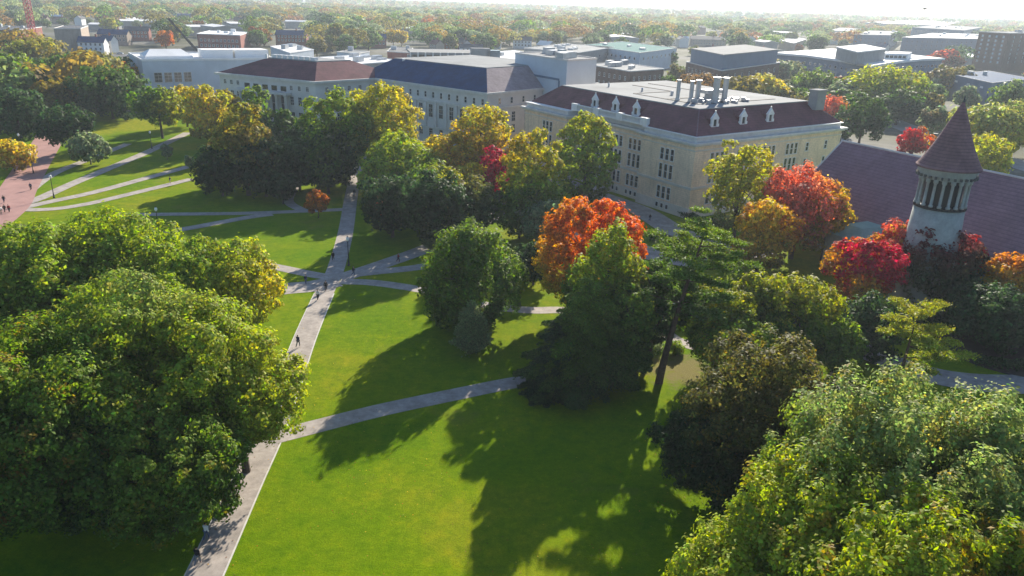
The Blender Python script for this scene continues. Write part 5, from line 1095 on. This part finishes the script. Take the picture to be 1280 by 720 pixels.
for i, (x, y) in enumerate(((1102, 147), (1118, 154), (1150, 165), (1168, 172))):
    CARS.append((x, y, -.45, ('white', 'silver', 'white', 'grey')[i], '%s car on the street seen past the plum ridge, %s from the left' % (('white', 'silver', 'white', 'grey')[i], ('first', 'second', 'third', 'last')[i])))
for x, y, rz, c_, lab in CARS:
    p = G(x, y)
    if c0 is None: c0 = car(); o = c0; kids = [(k, list(k.children)) for k in c0.children]; cl = [k for k, _ in kids]
    else:
        o = c0.copy(); col.objects.link(o); cl = []
        for k, gk in kids:
            d = k.copy(); col.objects.link(d); d.parent = o; cl.append(d)
            for g in gk: e = g.copy(); col.objects.link(e); e.parent = d
    o.location = (p.x, p.y, .05); o.rotation_euler.z = rz; o['label'] = lab; o['group'] = 'parked cars'
    for d in cl:
        if d.name.split('.')[0] in ('body', 'roof'): d.material_slots[0].link = 'OBJECT'; d.material_slots[0].material = PAINT[c_]
# ------------------------------------------------------------------ people
SK = flat('skin', (.45, .28, .20), .6, .05); HAIR = flat('hair', (.03, .02, .015), .7, .1)
def skin_mesh(name, pts, edges, rad, mat):
    me = bpy.data.meshes.new(name+'_src'); me.from_pydata(pts, edges, []); ob = bpy.data.objects.new(name+'_src', me); col.objects.link(ob)
    ob.modifiers.new('skin', 'SKIN'); sub = ob.modifiers.new('sub', 'SUBSURF'); sub.levels = sub.render_levels = 2
    for i, v in enumerate(me.skin_vertices[0].data): v.radius = (rad[i], rad[i]); v.use_root = (i == 0)
    dg = bpy.context.evaluated_depsgraph_get(); out = bpy.data.meshes.new_from_object(ob.evaluated_get(dg)); out.name = name
    bpy.data.objects.remove(ob); out.materials.clear(); out.materials.append(mat)
    out.polygons.foreach_set('use_smooth', [True]*len(out.polygons)); return out
def person_meshes(st):
    s = st   # stride
    J = [(0, 0, .95), (0, 0, 1.15), (0, -.01, 1.38), (0, -.02, 1.50), (0, -.03, 1.60), (0, -.03, 1.70),
         (-.10, 0, .90), (-.11, -.18*s, .50), (-.11, -.08*s-.08, .10), (-.11, -.2*s-.12, .05), (.10, 0, .90), (.11, .10*s, .50), (.11, .42*s, .14), (.11, .30*s, .04),
         (-.19, 0, 1.40), (-.25, .10*s, 1.13), (-.26, .02*s, .90), (-.26, -.02*s, .80), (.19, 0, 1.40), (.25, -.12*s, 1.13), (.26, -.28*s, .93), (.26, -.34*s, .84)]
    E = [(0, 1), (1, 2), (2, 3), (3, 4), (4, 5), (0, 6), (6, 7), (7, 8), (8, 9), (0, 10), (10, 11), (11, 12), (12, 13), (2, 14), (14, 15), (15, 16), (16, 17), (2, 18), (18, 19), (19, 20), (20, 21)]
    Rr = [.13, .12, .14, .055, .09, .075, .085, .06, .04, .035, .085, .06, .04, .035, .06, .045, .035, .03, .06, .045, .035, .03]
    body = skin_mesh('person', J, E, Rr, SK)
    JK = [J[0], J[1], J[2], J[3], J[14], J[15], J[16], J[18], J[19], J[20]]; JK[0] = (0, 0, .86)
    jk = ('jacket', JK, [(0, 1), (1, 2), (2, 3), (2, 4), (4, 5), (5, 6), (2, 7), (7, 8), (8, 9)], [.17, .155, .175, .08, .085, .068, .055, .085, .068, .055])
    tr = ('trousers', [J[0], J[6], J[7], J[8], J[10], J[11], J[12]], [(0, 1), (1, 2), (2, 3), (0, 4), (4, 5), (5, 6)], [.16, .105, .085, .065, .105, .085, .065])
    hr = ('hair', [(0, .0, 1.62), (0, 0, 1.70), (0, -.01, 1.745)], [(0, 1), (1, 2)], [.08, .10, .07])
    return body, jk, tr, hr
CL = dict(black=(.015, .015, .02), grey=(.15, .16, .18), white=(.7, .7, .7), navy=(.02, .03, .08), red=(.3, .03, .03), denim=(.06, .09, .16), tan=(.35, .27, .18))
CM = {k: flat('cloth_'+k, c, .9, .1) for k, c in CL.items()}
_pm = [person_meshes(.9), person_meshes(.35)]; SM = {}
def clothed(kind, spec, cn):
    k = (kind, spec[0], cn)
    if k not in SM: SM[k] = skin_mesh(spec[0], spec[1], spec[2], spec[3], CM[cn] if cn in CM else HAIR)
    return SM[k]
PEOPLE = [(397.6, 375.5, .5, 'white', 'black', 0, 'person in white top and dark trousers stepping onto the sunlit walk'), (407.5, 364, .3, 'black', 'black', 0, 'person in black at the sun line of the crossing'), (382.5, 356, 1.2, 'navy', 'denim', 1, 'person in navy standing left on the shaded crossing'),
          (416.5, 326, .1, 'black', 'black', 0, 'person in black walking up the shaded walk beyond the crossing'), (442, 345, 1.5, 'black', 'denim', 0, 'person in dark clothes just right of the crossing'), (443, 246, .1, 'black', 'grey', 0, 'person far up the main walk'),
          (259, 675, 2.9, 'white', 'denim', 0, 'person in pale top on the near walk, rear one of two'), (248, 706, 3.0, 'black', 'grey', 0, 'person in black on the near walk, front one of two'), (373, 434, 2.8, 'navy', 'grey', 0, 'person at the left edge of the walk beside the maple'),
          (5.5, 254, 1.0, 'black', 'navy', 0, 'person in black on the brick walk, rear one at the left edge'), (2, 268, 1.4, 'white', 'tan', 0, 'person in white top on the brick walk at the left edge'), (6.5, 266, 1.2, 'black', 'black', 0, 'person in black walking beside the white-topped one'),
          (12, 266, 1.2, 'red', 'black', 1, 'person in dark red top, right end of the brick walk group'), (39, 238, .6, 'navy', 'black', 0, 'person in navy on the slim path off the brick walk'), (213, 229.5, 1.5, 'black', 'tan', 1, 'person in black standing on the lawn by the curved path'),
          (256, 201, 1.4, 'white', 'white', 0, 'white statue drawn as a person on the shaded lawn path'), (812, 277, .8, 'black', 'denim', 0, 'person in black on the shaded walk by the main hall'), (498, 328, 1.7, 'red', 'black', 0, 'person in red top on the shaded path right of crossing')]  # the all-white figure is a statue built from the person mesh
for x, y, rz, jc, tc_, k, lab in PEOPLE:
    p = G(x, y); r = root('person', lab, 'person', (p.x, p.y, .05), 'people walking on the campus', rz); b0, jk, tr, hr = _pm[k]
    link('body', b0, r); link('jacket', clothed(k, jk, jc), r); link('trousers', clothed(k, tr, tc_), r); link('hair', clothed(k, hr, '_'), r)
# a bird over the skyline
p = G(1156, 40, 0); d = 260; t = (RV*(1156-640)-UV*(11-360)+_w*FPX).normalized(); q = Vector((0, 0, HC))+t*d
mb = MB(); mb.lathe((0, 0, 0), [(.02, -.9), (.16, -.5), (.24, 0), (.16, .5), (.10, .75), (.02, .95)], 10)
r = root('bird', 'dark bird gliding in the white sky above the right skyline', 'bird', q); r.scale = (.5, .5, .6)
m = mb.mesh('body', MAT['black']); link('body', m, r)
mb = MB(); mb.add([(-.1, 0, .3), (-1.3, .3, .5), (-1.5, .2, .2), (-.1, 0, -.3), (-.1, .04, .3), (-1.3, .34, .5), (-1.5, .24, .2), (-.1, .04, -.3)], [(0, 1, 2, 3), (7, 6, 5, 4), (0, 4, 5, 1), (1, 5, 6, 2), (2, 6, 7, 3)]); link('wing', mb.mesh('wing', MAT['black']), r)
mb = MB(); mb.add([(.1, 0, .3), (1.3, .3, .5), (1.5, .2, .2), (.1, 0, -.3), (.1, .04, .3), (1.3, .34, .5), (1.5, .24, .2), (.1, .04, -.3)], [(3, 2, 1, 0), (4, 5, 6, 7), (1, 5, 4, 0), (2, 6, 5, 1), (3, 7, 6, 2)]); link('wing', mb.mesh('wing', MAT['black']), r)
# ------------------------------------------------------------------ air
HZ_D = 0.00015
m = bpy.data.materials.new('haze_air'); m.use_nodes = True; nt = m.node_tree; nt.nodes.clear()
o = nt.nodes.new('ShaderNodeOutputMaterial'); v = nt.nodes.new('ShaderNodeVolumePrincipled')
v.inputs['Color'].default_value = (.80, .90, 1, 1); v.inputs['Density'].default_value = HZ_D; v.inputs['Anisotropy'].default_value = .3
nt.links.new(v.outputs[0], o.inputs['Volume'])
mb = MB(); mb.box((0, 0, 74), (12400, 12400, 75)); struct('haze', mb, m, 'stuff')
